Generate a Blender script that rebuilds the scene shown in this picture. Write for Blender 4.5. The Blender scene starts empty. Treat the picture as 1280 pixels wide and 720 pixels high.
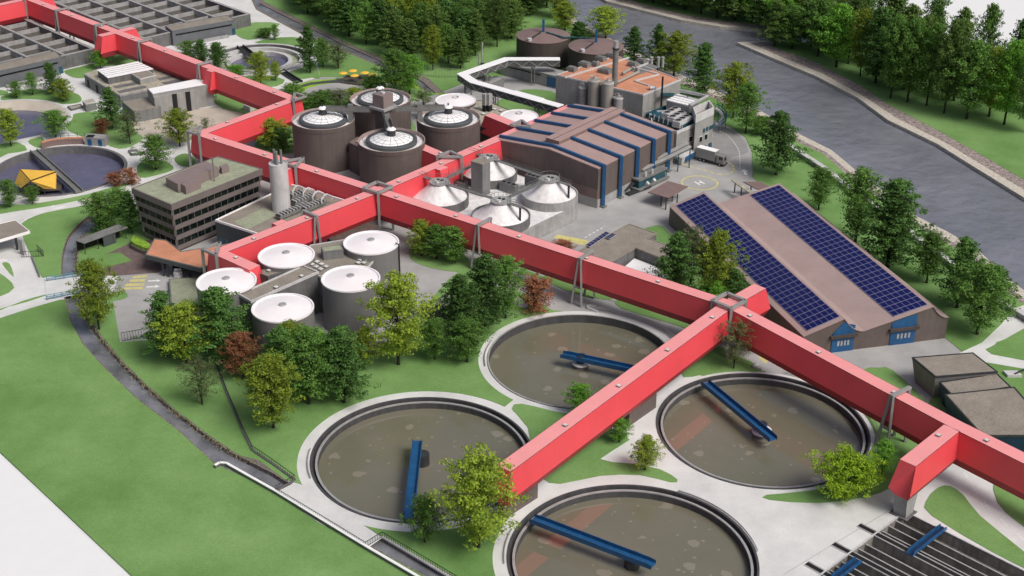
import bpy, bmesh, math, random
from mathutils import Vector, Matrix
from mathutils.geometry import delaunay_2d_cdt
random.seed(7)
sc = bpy.context.scene
col = sc.collection
R = math.radians
# ------------------------------------------------------------------ camera
CAMH, FOC, PITCH, ROLL = 150.0, 1750.0, R(27.2), R(0.3)
cam_d = bpy.data.cameras.new('camera'); cam = bpy.data.objects.new('camera', cam_d); col.objects.link(cam)
cam_d.sensor_width = 36; cam_d.lens = 36 * FOC / 1280; cam_d.clip_start = 1; cam_d.clip_end = 9000
CM = Matrix.Translation((0, 0, CAMH)) @ (Matrix.Rotation(R(90) - PITCH, 4, 'X') @ Matrix.Rotation(ROLL, 4, 'Z'))
cam.matrix_world = CM
sc.camera = cam
# ------------------------------------------------------------------ light
world = bpy.data.worlds.new('World'); sc.world = world; world.use_nodes = True
nt = world.node_tree; bg = nt.nodes['Background']
sky = nt.nodes.new('ShaderNodeTexSky'); sky.sky_type = 'NISHITA'; sky.sun_disc = False
SUN_EL, SUN_AZ = 50, 128           # azimuth clockwise from +Y
sky.sun_elevation = R(SUN_EL); sky.sun_rotation = R(SUN_AZ)
sky.air_density = 0.75; sky.dust_density = 6.0; sky.ozone_density = 0.15
nt.links.new(sky.outputs[0], bg.inputs[0]); bg.inputs[1].default_value = 0.09
sd = bpy.data.lights.new('sun', 'SUN'); sun = bpy.data.objects.new('sun', sd); col.objects.link(sun)
sd.energy = 2.0; sd.angle = R(24); sd.color = (1.0, 0.985, 0.965)
sdir = Vector((math.sin(R(SUN_AZ)) * math.cos(R(SUN_EL)), math.cos(R(SUN_AZ)) * math.cos(R(SUN_EL)), math.sin(R(SUN_EL))))
sun.rotation_euler = (-sdir).to_track_quat('-Z', 'Y').to_euler()
sc.view_settings.view_transform = 'Standard'; sc.view_settings.look = 'None'
sc.view_settings.exposure = 0.04; sc.view_settings.gamma = 1
# ------------------------------------------------------------------ helpers
def G(px, py, z=0.0):
    """world point at height z seen at photo pixel (1280x720)"""
    d = CM.to_3x3() @ Vector((px - 640, 360 - py, -FOC))
    t = (z - CAMH) / d.z
    return Vector((d.x * t, d.y * t, z))
FWD = CM.to_3x3() @ Vector((0, 0, -1))
def ppm(p):
    return FOC / (Vector(p) - Vector((0, 0, CAMH))).dot(FWD)
def ztop(base, py):
    """height above ground point whose image row is py"""
    inv = CM.inverted(); lo, hi = 0.0, 60.0
    for _ in range(30):
        m = (lo + hi) / 2; q = inv @ Vector((base[0], base[1], m)); y = 360 - FOC * q.y / -q.z
        if y > py: lo = m
        else: hi = m
    return lo
def tag(o, label=None, cat=None, group=None, kind=None):
    if label: o['label'] = label
    if cat: o['category'] = cat
    if group: o['group'] = group
    if kind: o['kind'] = kind
    return o
def thing(name, label, cat, loc, group=None):
    o = bpy.data.objects.new(name, None); col.objects.link(o); o.empty_display_size = 1
    o.location = Vector((loc[0], loc[1], loc[2] if len(loc) > 2 else 0))
    return tag(o, label, cat, group)
MATS = {}
def wpos(o):
    p = Vector((0, 0, 0))
    while o is not None: p += o.location; o = o.parent
    return p
class MB:
    def __init__(s): s.v, s.f, s.uv = [], [], {}
    def add(s, vs, fs):
        n = len(s.v); s.v += [Vector(v) for v in vs]; s.f += [tuple(i + n for i in f) for f in fs]; return s
    def prism(s, pts, z0, z1, z1s=None):
        n = len(pts); z1s = z1s or [z1] * n
        vs = [(p[0], p[1], z0) for p in pts] + [(p[0], p[1], z) for p, z in zip(pts, z1s)]
        fs = [tuple(range(n - 1, -1, -1)), tuple(range(n, 2 * n))] + [(i, (i + 1) % n, n + (i + 1) % n, n + i) for i in range(n)]
        return s.add(vs, fs)
    def taper(s, bot, z0, top, z1):
        n = len(bot)
        vs = [(p[0], p[1], z0) for p in bot] + [(p[0], p[1], z1) for p in top]
        fs = [tuple(range(n - 1, -1, -1)), tuple(range(n, 2 * n))] + [(i, (i + 1) % n, n + (i + 1) % n, n + i) for i in range(n)]
        return s.add(vs, fs)
    def box(s, c, u, hu, hv, z0, z1):
        u = Vector((u[0], u[1])).normalized(); v = Vector((-u.y, u.x)); c = Vector((c[0], c[1]))
        return s.prism([c - u * hu - v * hv, c + u * hu - v * hv, c + u * hu + v * hv, c - u * hu + v * hv], z0, z1)
    def seg(s, a, b, w, z0, z1):
        a = Vector((a[0], a[1])); b = Vector((b[0], b[1])); return s.box((a + b) / 2, b - a, (b - a).length / 2, w / 2, z0, z1)
    def beam(s, a, b, w, h=None):
        a = Vector(a); b = Vector(b); h = h or w; d = (b - a).normalized()
        up = Vector((0, 0, 1)) if abs(d.z) < .95 else Vector((1, 0, 0))
        x = d.cross(up).normalized() * w / 2; y = x.cross(d).normalized() * h / 2
        vs = [a - x - y, a + x - y, a + x + y, a - x + y, b - x - y, b + x - y, b + x + y, b - x + y]
        return s.add(vs, [(3, 2, 1, 0), (4, 5, 6, 7), (0, 1, 5, 4), (1, 2, 6, 5), (2, 3, 7, 6), (3, 0, 4, 7)])
    def lathe(s, c, prof, n=48, cap0=False, cap1=False, a0=0, a1=2 * math.pi):
        """prof: list of (r, z)"""
        full = abs(a1 - a0 - 2 * math.pi) < 1e-6; m = n if full else n + 1; b = len(s.v)
        for r, z in prof:
            for i in range(m):
                a = a0 + (a1 - a0) * i / n; s.v.append(Vector((c[0] + r * math.cos(a), c[1] + r * math.sin(a), z)))
        for j in range(len(prof) - 1):
            for i in range(n):
                k = (i + 1) % m
                s.f.append((b + j * m + i, b + j * m + k, b + (j + 1) * m + k, b + (j + 1) * m + i))
        if cap0: s.f.append(tuple(b + i for i in range(m - 1, -1, -1)))
        if cap1: s.f.append(tuple(b + (len(prof) - 1) * m + i for i in range(m)))
        return s
    def cyl(s, c, r, z0, z1, n=32, r1=None):
        return s.lathe(c, [(r, z0), (r1 if r1 is not None else r, z1)], n, True, True)
    def ring(s, c, r0, r1, z0, z1, n=96, a0=0, a1=2 * math.pi):
        return s.lathe(c, [(r0, z0), (r1, z0), (r1, z1), (r0, z1), (r0, z0)], n, a0=a0, a1=a1)
    def tube(s, path, r, n=8):
        path = [Vector(p) for p in path]; b = len(s.v); m = len(path); x = None
        for i, p in enumerate(path):
            d = (path[min(i + 1, m - 1)] - path[max(i - 1, 0)]).normalized()
            if x is None: x = d.cross(Vector((0, 0, 1)) if abs(d.z) < .9 else Vector((1, 0, 0))).normalized()
            x = (x - d * x.dot(d)).normalized(); y = d.cross(x)
            for k in range(n):
                a = 2 * math.pi * k / n; s.v.append(p + (x * math.cos(a) + y * math.sin(a)) * r)
        for i in range(m - 1):
            for k in range(n):
                l = (k + 1) % n; s.f.append((b + i * n + k, b + i * n + l, b + (i + 1) * n + l, b + (i + 1) * n + k))
        s.f.append(tuple(b + k for k in range(n - 1, -1, -1))); s.f.append(tuple(b + (m - 1) * n + k for k in range(n)))
        return s
    def build(s, name, m, parent=None, smooth=True, recalc=True):
        off = wpos(parent) if parent else Vector((0, 0, 0))
        me = bpy.data.meshes.new(name); me.from_pydata([v - off for v in s.v], [], s.f); me.update()
        bm = bmesh.new(); bm.from_mesh(me)
        if recalc: bmesh.ops.recalc_face_normals(bm, faces=bm.faces)
        if smooth:
            for f in bm.faces: f.smooth = True
            for e in bm.edges:
                if len(e.link_faces) != 2 or e.calc_face_angle(0) > R(32): e.smooth = False
        bm.to_mesh(me); bm.free()
        me.materials.append(m if not isinstance(m, str) else MATS[m])
        o = bpy.data.objects.new(name, me); col.objects.link(o)
        if parent: o.parent = parent
        return o
def copy_tree(o, parent=None):
    c = o.copy(); col.objects.link(c); c.parent = parent
    for ch in list(o.children): copy_tree(ch, c)
    return c
def flat(pts, z=0.0):
    return [G(x, y, z) for x, y in pts]
def lerp(a, b, t): return a + (b - a) * t
def para(A, B, C, z):
    """roof parallelogram from three pixel corners in order, at height z"""
    a, b, c = G(*A, z), G(*B, z), G(*C, z); return [a, b, c, a + c - b]
def inset(pts, d):
    n = len(pts); out = []; P = [Vector((p[0], p[1])) for p in pts]
    area = sum(P[i].x * P[(i + 1) % n].y - P[(i + 1) % n].x * P[i].y for i in range(n)); s = 1 if area > 0 else -1
    for i in range(n):
        a, b, c = P[i - 1], P[i], P[(i + 1) % n]
        e1 = (b - a).normalized(); e2 = (c - b).normalized()
        n1 = Vector((-e1.y, e1.x)) * s; n2 = Vector((-e2.y, e2.x)) * s
        k = n1 + n2; k = k / max(k.dot(n1), .25) if k.length > 1e-6 else n1
        out.append(b + k * d)
    return out
def walls(mb, pts, t, z0, z1):
    """parapet: closed ring of thickness t inside pts"""
    q = inset(pts, t); n = len(pts)
    vs = [(p[0], p[1], z0) for p in pts] + [(p[0], p[1], z1) for p in pts] + [(p[0], p[1], z1) for p in q] + [(p[0], p[1], z0) for p in q]
    fs = []
    for i in range(n):
        j = (i + 1) % n
        for k in range(4): fs.append((k * n + i, k * n + j, ((k + 1) % 4) * n + j, ((k + 1) % 4) * n + i))
    return mb.add(vs, fs)
# ------------------------------------------------------------------ materials
def mat(name, c, rough=.8, metal=0, var=.12, scale=.35, c2=None, bump=0, bscale=4, fine=0.0, streak=0, spec=.5, objvar=0, wpos_=True):
    m = bpy.data.materials.new(name); m.use_nodes = True; N, L = m.node_tree.nodes, m.node_tree.links
    p = N['Principled BSDF']; p.inputs['Roughness'].default_value = rough; p.inputs['Metallic'].default_value = metal
    p.inputs['Specular IOR Level'].default_value = spec
    geo = N.new('ShaderNodeNewGeometry'); tc = N.new('ShaderNodeTexCoord')
    src = geo.outputs['Position'] if wpos_ else tc.outputs['Object']
    no = N.new('ShaderNodeTexNoise'); no.inputs['Scale'].default_value = scale; no.inputs['Detail'].default_value = 6; no.inputs['Roughness'].default_value = .62
    L.new(src, no.inputs['Vector'])
    c2 = c2 or tuple(x * (1 - var * 2) for x in c); c1 = tuple(min(1, x * (1 + var * .8)) for x in c)
    rp = N.new('ShaderNodeValToRGB'); rp.color_ramp.elements[0].position = .3; rp.color_ramp.elements[1].position = .7
    rp.color_ramp.elements[0].color = (*c2, 1); rp.color_ramp.elements[1].color = (*c1, 1); L.new(no.outputs[0], rp.inputs[0])
    out = rp.outputs[0]
    def mul(out, fac_out, lo, hi):
        mr = N.new('ShaderNodeMapRange'); mr.inputs['From Min'].default_value = .3; mr.inputs['From Max'].default_value = .7
        mr.inputs['To Min'].default_value = lo; mr.inputs['To Max'].default_value = hi; L.new(fac_out, mr.inputs['Value'])
        mx = N.new('ShaderNodeVectorMath'); mx.operation = 'SCALE'; L.new(out, mx.inputs[0]); L.new(mr.outputs[0], mx.inputs['Scale']); return mx.outputs[0]
    if fine:
        n2 = N.new('ShaderNodeTexNoise'); n2.inputs['Scale'].default_value = 3.0; n2.inputs['Detail'].default_value = 4; L.new(src, n2.inputs['Vector'])
        out = mul(out, n2.outputs[0], 1 - fine, 1 + fine)
    if streak:
        mp = N.new('ShaderNodeMapping'); mp.inputs['Scale'].default_value = (1.2, 1.2, .06); L.new(src, mp.inputs[0])
        n3 = N.new('ShaderNodeTexNoise'); n3.inputs['Scale'].default_value = 1.0; n3.inputs['Detail'].default_value = 3; L.new(mp.outputs[0], n3.inputs['Vector'])
        out = mul(out, n3.outputs[0], 1 - streak, 1 + streak * .6)
    if objvar:
        oi = N.new('ShaderNodeObjectInfo'); out = mul(out, oi.outputs['Random'], 1 - objvar, 1 + objvar)
    L.new(out, p.inputs['Base Color'])
    if bump:
        nb = N.new('ShaderNodeTexNoise'); nb.inputs['Scale'].default_value = bscale; nb.inputs['Detail'].default_value = 5; L.new(src, nb.inputs['Vector'])
        b = N.new('ShaderNodeBump'); b.inputs['Strength'].default_value = bump; b.inputs['Distance'].default_value = .3
        L.new(nb.outputs[0], b.inputs['Height']); L.new(b.outputs[0], p.inputs['Normal'])
    MATS[name] = m; return m
mat('floor', (.81, .825, .83), .7, var=.01)
mat('lawn', (.205, .35, .125), .95, c2=(.125, .245, .07), scale=.045, fine=.10, spec=.12, bump=.12, bscale=2.5)
mat('lawn_bright', (.27, .46, .05), .95, var=.12, scale=.1, fine=.2, spec=.1)
mat('yard', (.41, .41, .405), .85, var=.13, scale=.09, fine=.06, spec=.3)
mat('pavement', (.69, .70, .69), .85, var=.09, scale=.12, fine=.05, spec=.3)
mat('asphalt', (.30, .30, .30), .85, var=.1, scale=.15, fine=.08, spec=.3)
mat('dirt', (.52, .47, .40), .9, var=.1, scale=.15, fine=.08)
mat('brick_paving', (.17, .125, .12), .9, var=.15, scale=.6, fine=.25)
mat('sand', (.60, .56, .49), .95, c2=(.42, .38, .32), scale=1.1, fine=.2, bump=.3, bscale=2)
mat('rocks', (.42, .36, .33), .95, c2=(.13, .10, .10), scale=.9, fine=.5, bump=1.0, bscale=1.3)
mat('stone_bank', (.26, .22, .20), .95, c2=(.09, .08, .07), scale=1.6, fine=.5, bump=.8, bscale=2)
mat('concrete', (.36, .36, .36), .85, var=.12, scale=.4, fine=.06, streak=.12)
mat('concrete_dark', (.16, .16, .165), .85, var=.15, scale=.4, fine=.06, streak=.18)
mat('concrete_light', (.58, .58, .585), .8, var=.08, scale=.4, fine=.05, streak=.06)
mat('gray_steel', (.20, .205, .20), .6, var=.12, scale=.5, streak=.1)
mat('light_steel', (.48, .48, .48), .45, .3, var=.1, scale=.6)
mat('dark_steel', (.055, .06, .065), .5, .3, var=.2, scale=.8)
mat('white_roof', (.93, .93, .94), .6, var=.02, scale=.5)
mat('white_cap', (.93, .92, .93), .5, c2=(.90, .84, .86), scale=.22, var=.02)
mat('cone_white', (.84, .84, .84), .5, c2=(.66, .65, .65), scale=.5, streak=.1)
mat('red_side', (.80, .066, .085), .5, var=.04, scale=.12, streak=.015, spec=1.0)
mat('red_side_shaded', (.36, .03, .04), .6, var=.04, scale=.15)  # gallery red with underside shade put into the colour
mat('red_roof_lit', (.88, .345, .35), .6, var=.03, scale=.2)  # gallery red paled to pink, strong light from above put into the colour
mat('hatch', (.75, .75, .72), .4)
mat('lane_dark', (.26, .245, .225), .85, var=.2, scale=.5, streak=.25)
mat('blue', (.016, .10, .25), .45, var=.12, scale=.6, streak=.1)
mat('teal', (.02, .09, .12), .5, var=.2, scale=.8)
mat('brown_wall', (.135, .108, .10), .75, var=.08, scale=.3, streak=.1)
mat('brown_dark', (.075, .058, .053), .75, var=.1, scale=.3, streak=.12)
mat('brown_lid', (.22, .155, .145), .8, var=.08, scale=.3)
mat('pink_roof', (.42, .315, .295), .7, var=.06, scale=.15, fine=.05)
mat('hall_roof', (.40, .28, .26), .7, var=.05, scale=.2, fine=.05)
mat('orange_roof', (.60, .27, .16), .85, var=.1, scale=.3, fine=.06)
mat('gravel', (.285, .255, .215), .95, var=.1, scale=.3, fine=.18, bump=.3)
mat('gravel_light', (.46, .43, .35), .95, c2=(.25, .23, .18), scale=.9, fine=.3)
mat('green_roof', (.33, .36, .25), .95, c2=(.27, .29, .21), scale=.5, fine=.18)
mat('office_band', (.17, .145, .14), .8, var=.06, scale=.3, fine=.04)
mat('office_penthouse', (.24, .19, .185), .8, var=.06)
mat('gray_wall', (.32, .318, .31), .8, var=.08, scale=.3, streak=.12)
mat('gray_wall_dark', (.20, .205, .205), .8, var=.08, scale=.3, streak=.12)
mat('slate_wall', (.075, .085, .092), .7, var=.1, scale=.3)
mat('silo_wall', (.20, .195, .20), .6, var=.05, scale=.2, streak=.06)
mat('tank_inner', (.075, .075, .08), .7, var=.15, scale=.5, streak=.2)
mat('filter_concrete', (.25, .25, .245), .85, var=.12, scale=.5, fine=.15)
mat('annex_slate', (.13, .14, .155), .7, var=.08, scale=.4)
mat('shed_blue', (.010, .040, .11), .5, var=.2, scale=.8)
mat('frame_gray', (.30, .305, .30), .55, var=.08, scale=.5)
mat('beige_silo', (.34, .325, .29), .6, var=.06, scale=.3, streak=.12)
mat('window_dark', (.010, .018, .016), .25, var=.5, scale=.8, spec=.3)
mat('window_blue', (.03, .10, .16), .15, var=.3, scale=.8)
mat('yellow', (.80, .48, .07), .75, var=.06, scale=.4)
mat('umbrella', (.85, .50, .06), .8, var=.05)
mat('paint_yellow', (.66, .58, .16), .85, c2=(.46, .44, .26), scale=.9)
mat('paint_white', (.85, .85, .85), .8, c2=(.65, .65, .65), scale=1.2)
mat('trunk', (.035, .028, .022), .95, var=.2, scale=3, wpos_=False)
mat('soil_brown', (.10, .085, .07), .95, var=.2, scale=.8, fine=.2)
mat('black', (.008, .008, .009), .7)
mat('hedge_green', (.26, .45, .04), .9, var=.25, scale=1.2, fine=.3)
mat('truck_paint', (.27, .27, .265), .4, var=.04)
mat('rubber', (.02, .02, .02), .8)
mat('glass', (.03, .04, .045), .08, var=.2)
def water_mat(name, c, c2, scale, bump, bscale, fleck=None, rough=.06, spec=.5):
    m = mat(name, c, rough, c2=c2, scale=scale, var=0, bump=bump, bscale=bscale, spec=spec)
    if fleck:
        N, L = m.node_tree.nodes, m.node_tree.links; p = N['Principled BSDF']; geo = N['Geometry']
        base = p.inputs['Base Color'].links[0].from_socket
        acc = base
        for sc_, th, amt, st in ((.17, .20, .6, 1.7), (.42, .13, .6, 1.3)):
            w = N.new('ShaderNodeTexNoise'); w.inputs['Scale'].default_value = sc_ * 3; L.new(geo.outputs['Position'], w.inputs['Vector'])
            ad = N.new('ShaderNodeVectorMath'); ad.operation = 'MULTIPLY_ADD'; ad.inputs[1].default_value = (.9 / sc_ * .4,) * 3
            L.new(w.outputs['Color'], ad.inputs[0]); L.new(geo.outputs['Position'], ad.inputs[2])
            v = N.new('ShaderNodeTexVoronoi'); v.inputs['Scale'].default_value = sc_; v.inputs['Randomness'].default_value = 1; L.new(ad.outputs[0], v.inputs['Vector'])
            mr = N.new('ShaderNodeMapRange'); mr.inputs['From Min'].default_value = th; mr.inputs['From Max'].default_value = th * .85
            mr.inputs['To Max'].default_value = amt; L.new(v.outputs['Distance'], mr.inputs['Value'])
            mx = N.new('ShaderNodeMix'); mx.data_type = 'RGBA'; L.new(mr.outputs[0], mx.inputs[0]); L.new(acc, mx.inputs[6]); mx.inputs[7].default_value = (*fleck, 1)
            acc = mx.outputs[2]
        L.new(acc, p.inputs['Base Color'])
    return m
water_mat('sludge', (.195, .18, .135), (.155, .155, .11), .06, .002, 1.0, fleck=(.30, .275, .22), rough=.0, spec=1.0)
rv = water_mat('river', (.25, .26, .30), (.16, .17, .20), .035, .9, .22, rough=.05, spec=1.0)
for n_ in rv.node_tree.nodes:
    if n_.type == 'BUMP': n_.inputs['Distance'].default_value = .7
water_mat('creek', (.30, .31, .34), (.09, .095, .11), .12, .5, .6, rough=.03, spec=1.0)
water_mat('pond', (.14, .14, .22), (.10, .10, .165), .2, .2, 1.6, rough=.15)
water_mat('basin_water', (.085, .075, .06), (.055, .05, .04), .2, .05, 1.2, rough=.1)
def grid_mat(name, c, line, nu, nv, w):
    m = bpy.data.materials.new(name); m.use_nodes = True; N, L = m.node_tree.nodes, m.node_tree.links; p = N['Principled BSDF']
    p.inputs['Roughness'].default_value = .35; p.inputs['Specular IOR Level'].default_value = .25
    uv = N.new('ShaderNodeTexCoord'); sp = N.new('ShaderNodeSeparateXYZ'); L.new(uv.outputs['UV'], sp.inputs[0]); fac = None
    for k, n in ((0, nu), (1, nv)):
        mu = N.new('ShaderNodeMath'); mu.operation = 'MULTIPLY'; mu.inputs[1].default_value = n; L.new(sp.outputs[k], mu.inputs[0])
        fr = N.new('ShaderNodeMath'); fr.operation = 'FRACT'; L.new(mu.outputs[0], fr.inputs[0])
        lt = N.new('ShaderNodeMath'); lt.operation = 'LESS_THAN'; lt.inputs[1].default_value = w[k]; L.new(fr.outputs[0], lt.inputs[0])
        if fac is None: fac = lt.outputs[0]
        else:
            mm = N.new('ShaderNodeMath'); mm.operation = 'MAXIMUM'; L.new(fac, mm.inputs[0]); L.new(lt.outputs[0], mm.inputs[1]); fac = mm.outputs[0]
    wn = N.new('ShaderNodeTexNoise'); wn.inputs['Scale'].default_value = .3
    rp = N.new('ShaderNodeValToRGB'); rp.color_ramp.elements[0].color = (*[x * .7 for x in c], 1); rp.color_ramp.elements[1].color = (*[x * 1.3 for x in c], 1); L.new(wn.outputs[0], rp.inputs[0])
    mx = N.new('ShaderNodeMix'); mx.data_type = 'RGBA'; L.new(fac, mx.inputs[0]); L.new(rp.outputs[0], mx.inputs[6]); mx.inputs[7].default_value = (*line, 1)
    L.new(mx.outputs[2], p.inputs['Base Color']); MATS[name] = m; return m
# ------------------------------------------------------------------ ground arrangement
def smooth(pts, k=4, closed=True):
    P = [Vector((p[0], p[1])) for p in pts]; n = len(P); out = []
    for i in range(n if closed else n - 1):
        a, b, c, d = (P[(i - 1) % n] if closed or i > 0 else P[0]), P[i], P[(i + 1) % n], (P[(i + 2) % n] if closed or i + 2 < n else P[-1])
        for j in range(k):
            t = j / k
            out.append(.5 * ((2 * b) + (c - a) * t + (2 * a - 5 * b + 4 * c - d) * t * t + (3 * b - a - 3 * c + d) * t ** 3))
    if not closed: out.append(P[-1])
    return out
def circ(c, r, n=96): return [Vector((c[0] + r * math.cos(2 * math.pi * i / n), c[1] + r * math.sin(2 * math.pi * i / n))) for i in range(n)]
def pxs(pts): return [G(x, y).to_2d() for x, y in pts]
LAY = []
def lay(cls, pts): LAY.append((cls, [Vector((p[0], p[1])) for p in pts]))
def layp(cls, pts, s=0): lay(cls, smooth(pxs(pts), s) if s else pxs(pts))
CLAR = [((-16.86, 221.8), 19.98), ((14.82, 258.65), 19.72), ((49.32, 232.33), 19.6), ((20.77, 191.34), 20.24)]
lay('floor', [(-2500, -1200), (2500, -1200), (2500, 4000), (-2500, 4000)])
# the model board (lawn)
A0, A1 = G(0, 565).to_2d(), G(165, 720).to_2d(); ed = (A1 - A0).normalized()
T0, T1 = G(985, 18).to_2d(), G(1290, 72).to_2d(); td = (T1 - T0).normalized()
board = [A0 - ed * 200, A0, A1, A1 + ed * 160, Vector((260, 120)), T1 + td * 80, T1, T0, T0 - td * 300, Vector((-420, 640)), Vector((-420, 380))]
lay('lawn', board)
# river
RIVER_N = [(640, -75), (675, -40), (700, 3), (722, 27), (790, 62), (850, 93), (905, 118), (950, 138), (1000, 168), (1040, 188), (1070, 213), (1110, 243), (1145, 270), (1185, 290), (1222, 312), (1260, 348), (1330, 400)]
RIVER_F = [(1345, 285), (1280, 247), (1220, 210), (1172, 180), (1110, 150), (1072, 122), (1020, 95), (960, 70), (921, 53), (955, 51), (1010, 54), (1012, 40), (952, 38), (900, 33), (852, 25), (800, 12), (757, 1), (715, -30), (700, -75)]
BANK_F = [(1360, 268), (1285, 228), (1225, 193), (1172, 163), (1112, 132), (1074, 106), (1020, 78), (962, 57), (985, 50), (1016, 50), (1018, 36), (954, 32), (902, 26), (854, 18), (803, 5), (765, -8), (722, -36), (705, -75)]
BANK_N = [(630, -75), (665, -38), (690, 5), (713, 30), (780, 67), (842, 100), (897, 126), (942, 146), (992, 176), (1028, 192), (1058, 218), (1098, 249), (1135, 279), (1176, 300), (1212, 322), (1250, 360), (1325, 412)]
layp('rocks', BANK_N + BANK_F)
def toward(Rv, Bk, f):
    Q = smooth(pxs(Bk), 5, False); out = []
    for p in pxs(Rv):
        q = min(Q, key=lambda r: (r - p).length); out.append(p + (q - p) * f)
    return out
lay('sand', toward(RIVER_N, BANK_N, .6) + toward(RIVER_F, BANK_F, .42))
layp('hole', RIVER_N + RIVER_F)
# pavement
def pv(pts, s=0): layp('pavement', pts, s)
def lw(pts, s=3): layp('lawn', pts, s)
# western and central yards
layp('yard_paving', [(-30, -70), (300, -60), (330, 2), (345, 22), (380, 45), (392, 50), (400, 96), (470, 98), (520, 112), (545, 118), (600, 96), (640, 95), (700, 108), (790, 160), (850, 165), (893, 150), (915, 160), (932, 172), (940, 190), (941, 222), (960, 240), (1180, 421), (1203, 440),
    (1150, 520), (1060, 470), (985, 448), (960, 440), (880, 412), (770, 378), (700, 355), (640, 330), (600, 320), (560, 350), (530, 385), (460, 450), (400, 440), (300, 420), (240, 400), (188, 425), (150, 428), (140, 368), (75, 375), (40, 385), (0, 398), (-60, 420)])
# road under the gallery
layp('yard_paving', [(620, 335), (690, 352), (760, 375), (870, 408), (900, 420), (945, 437), (985, 452), (1030, 470), (1060, 500), (1040, 500), (960, 467), (935, 452), (900, 445), (850, 428), (790, 408), (745, 394), (690, 388), (660, 368), (605, 350)])
pv([(-30, -70), (300, -60), (330, 2), (345, 22), (380, 45), (392, 50), (400, 96), (355, 110), (240, 140), (240, 215), (160, 240), (120, 262), (150, 340), (141, 366), (75, 375), (40, 385), (0, 398), (-60, 420)])
# around the clarifiers
pv([(770, 508), (830, 455), (852, 466), (880, 470), (920, 470), (1000, 475), (1080, 520), (1096, 560), (1120, 606), (1150, 590), (1165, 560), (1185, 540), (1230, 590), (1340, 690), (1400, 800), (900, 800), (640, 760), (620, 720), (628, 670), (650, 630), (677, 596), (700, 604)])
for (c, r), k in zip(CLAR[:3], (3.6, 2.2, 2.2)): lay('pavement', circ(c, r + k))
lay('pavement', circ(CLAR[3][0], CLAR[3][1] + 3.6))
pv([(629, 510), (643, 499), (656, 505), (636, 517)])
pv([(654, 386), (640, 378), (632, 372), (622, 362), (600, 348), (612, 340), (632, 360), (644, 369), (662, 380)], 2)
pv([(357, 600), (375, 605), (395, 640), (455, 665), (478, 672), (460, 684), (400, 655), (345, 618)])
pv([(375, 605), (395, 615), (420, 640), (448, 652), (467, 672), (455, 680), (380, 640)])
# right-hand paths
pv([(1200, 441), (1228, 428), (1252, 405), (1265, 388), (1300, 372), (1330, 385), (1290, 405), (1250, 428), (1232, 437), (1240, 443), (1320, 458), (1330, 470), (1225, 452), (1205, 460), (1195, 452)])
# islands of lawn
lw([(640, 511), (652, 505), (690, 514), (730, 522), (765, 540), (787, 550), (750, 574), (790, 580), (825, 587), (847, 600), (838, 603), (800, 594), (750, 595), (700, 605), (677, 597), (664, 565), (660, 535)], 2)
lw([(770, 376), (785, 378), (870, 405), (890, 412), (885, 420), (840, 405), (777, 386)], 2)
lw([(680, 345), (700, 347), (740, 357), (767, 369), (757, 375), (715, 366), (688, 354)], 3)
lw([(852, 467), (866, 471), (900, 464), (945, 465), (950, 462), (938, 452), (905, 438), (890, 432)], 2)
lw([(1078, 463), (1100, 460), (1116, 463), (1158, 503), (1150, 515), (1105, 490)], 2)
lw([(1068, 484), (1100, 500), (1142, 545), (1150, 560), (1135, 590), (1115, 609), (1080, 622), (1022, 629), (962, 625), (958, 619), (1010, 614), (1060, 600), (1093, 555), (1090, 520)], 2)
lw([(1172, 610), (1188, 608), (1205, 620), (1225, 645), (1280, 690), (1330, 735), (1290, 715), (1240, 690), (1165, 645), (1157, 628)], 2)
lw([(1243, 600), (1270, 608), (1340, 660), (1350, 700), (1275, 655), (1247, 628)], 2)
lw([(511, 313), (522, 306), (560, 308), (580, 318), (588, 332), (572, 340), (535, 334), (515, 325)], 3)
lw([(800, 290), (812, 284), (828, 283), (845, 300), (900, 350), (1000, 420), (960, 440), (935, 388), (850, 380), (815, 335), (800, 300)])
lw([(640, 118), (655, 112), (680, 113), (696, 118), (700, 140), (640, 150), (612, 135)], 2)
lw([(560, 110), (580, 104), (598, 97), (560, 96), (545, 100)])
lw([(1238, 440), (1246, 428), (1330, 398), (1330, 452), (1250, 440)], 1)
# lawns by the ponds
lw([(80, 89), (100, 84), (117, 80), (122, 92), (110, 97), (92, 97)], 3)
lw([(140, 62), (165, 68), (175, 78), (150, 82), (118, 80)], 2)
lw([(1, 125), (20, 114), (50, 112), (92, 116), (102, 124), (95, 129), (65, 130)], 3)
lw([(-10, 112), (8, 114), (9, 118), (-10, 120)])
lw([(86, 148), (92, 143), (110, 140), (135, 139), (155, 145), (172, 160), (178, 172), (170, 180), (150, 186), (125, 178), (95, 168), (83, 160)], 3)
lw([(-10, 177), (22, 178), (34, 188), (10, 192), (-10, 200)], 2)
lw([(35, 177), (50, 171), (58, 180), (48, 185)])
lw([(172, 207), (185, 201), (207, 202), (217, 211), (200, 218), (175, 222)], 3)
lw([(218, 198), (232, 192), (244, 200), (240, 208), (225, 207)])
lw([(-10, 256), (30, 256), (62, 252), (110, 243), (150, 231), (170, 225), (150, 236), (115, 247), (60, 258), (20, 264), (-10, 268)], 2)
lw([(27, 280), (45, 270), (62, 265), (90, 260), (117, 256), (140, 262), (160, 255), (185, 268), (200, 300), (170, 335), (140, 344), (108, 346), (60, 346), (52, 346), (40, 322), (30, 300)], 2)
lw([(3, 330), (12, 330), (17, 346)]); lw([(0, 342), (18, 360), (-10, 372), (-10, 345)])
lw([(-10, 390), (5, 385), (35, 377), (60, 368), (30, 376), (-10, 392)])
lw([(140, 370), (152, 363), (160, 371), (143, 376)])
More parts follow.
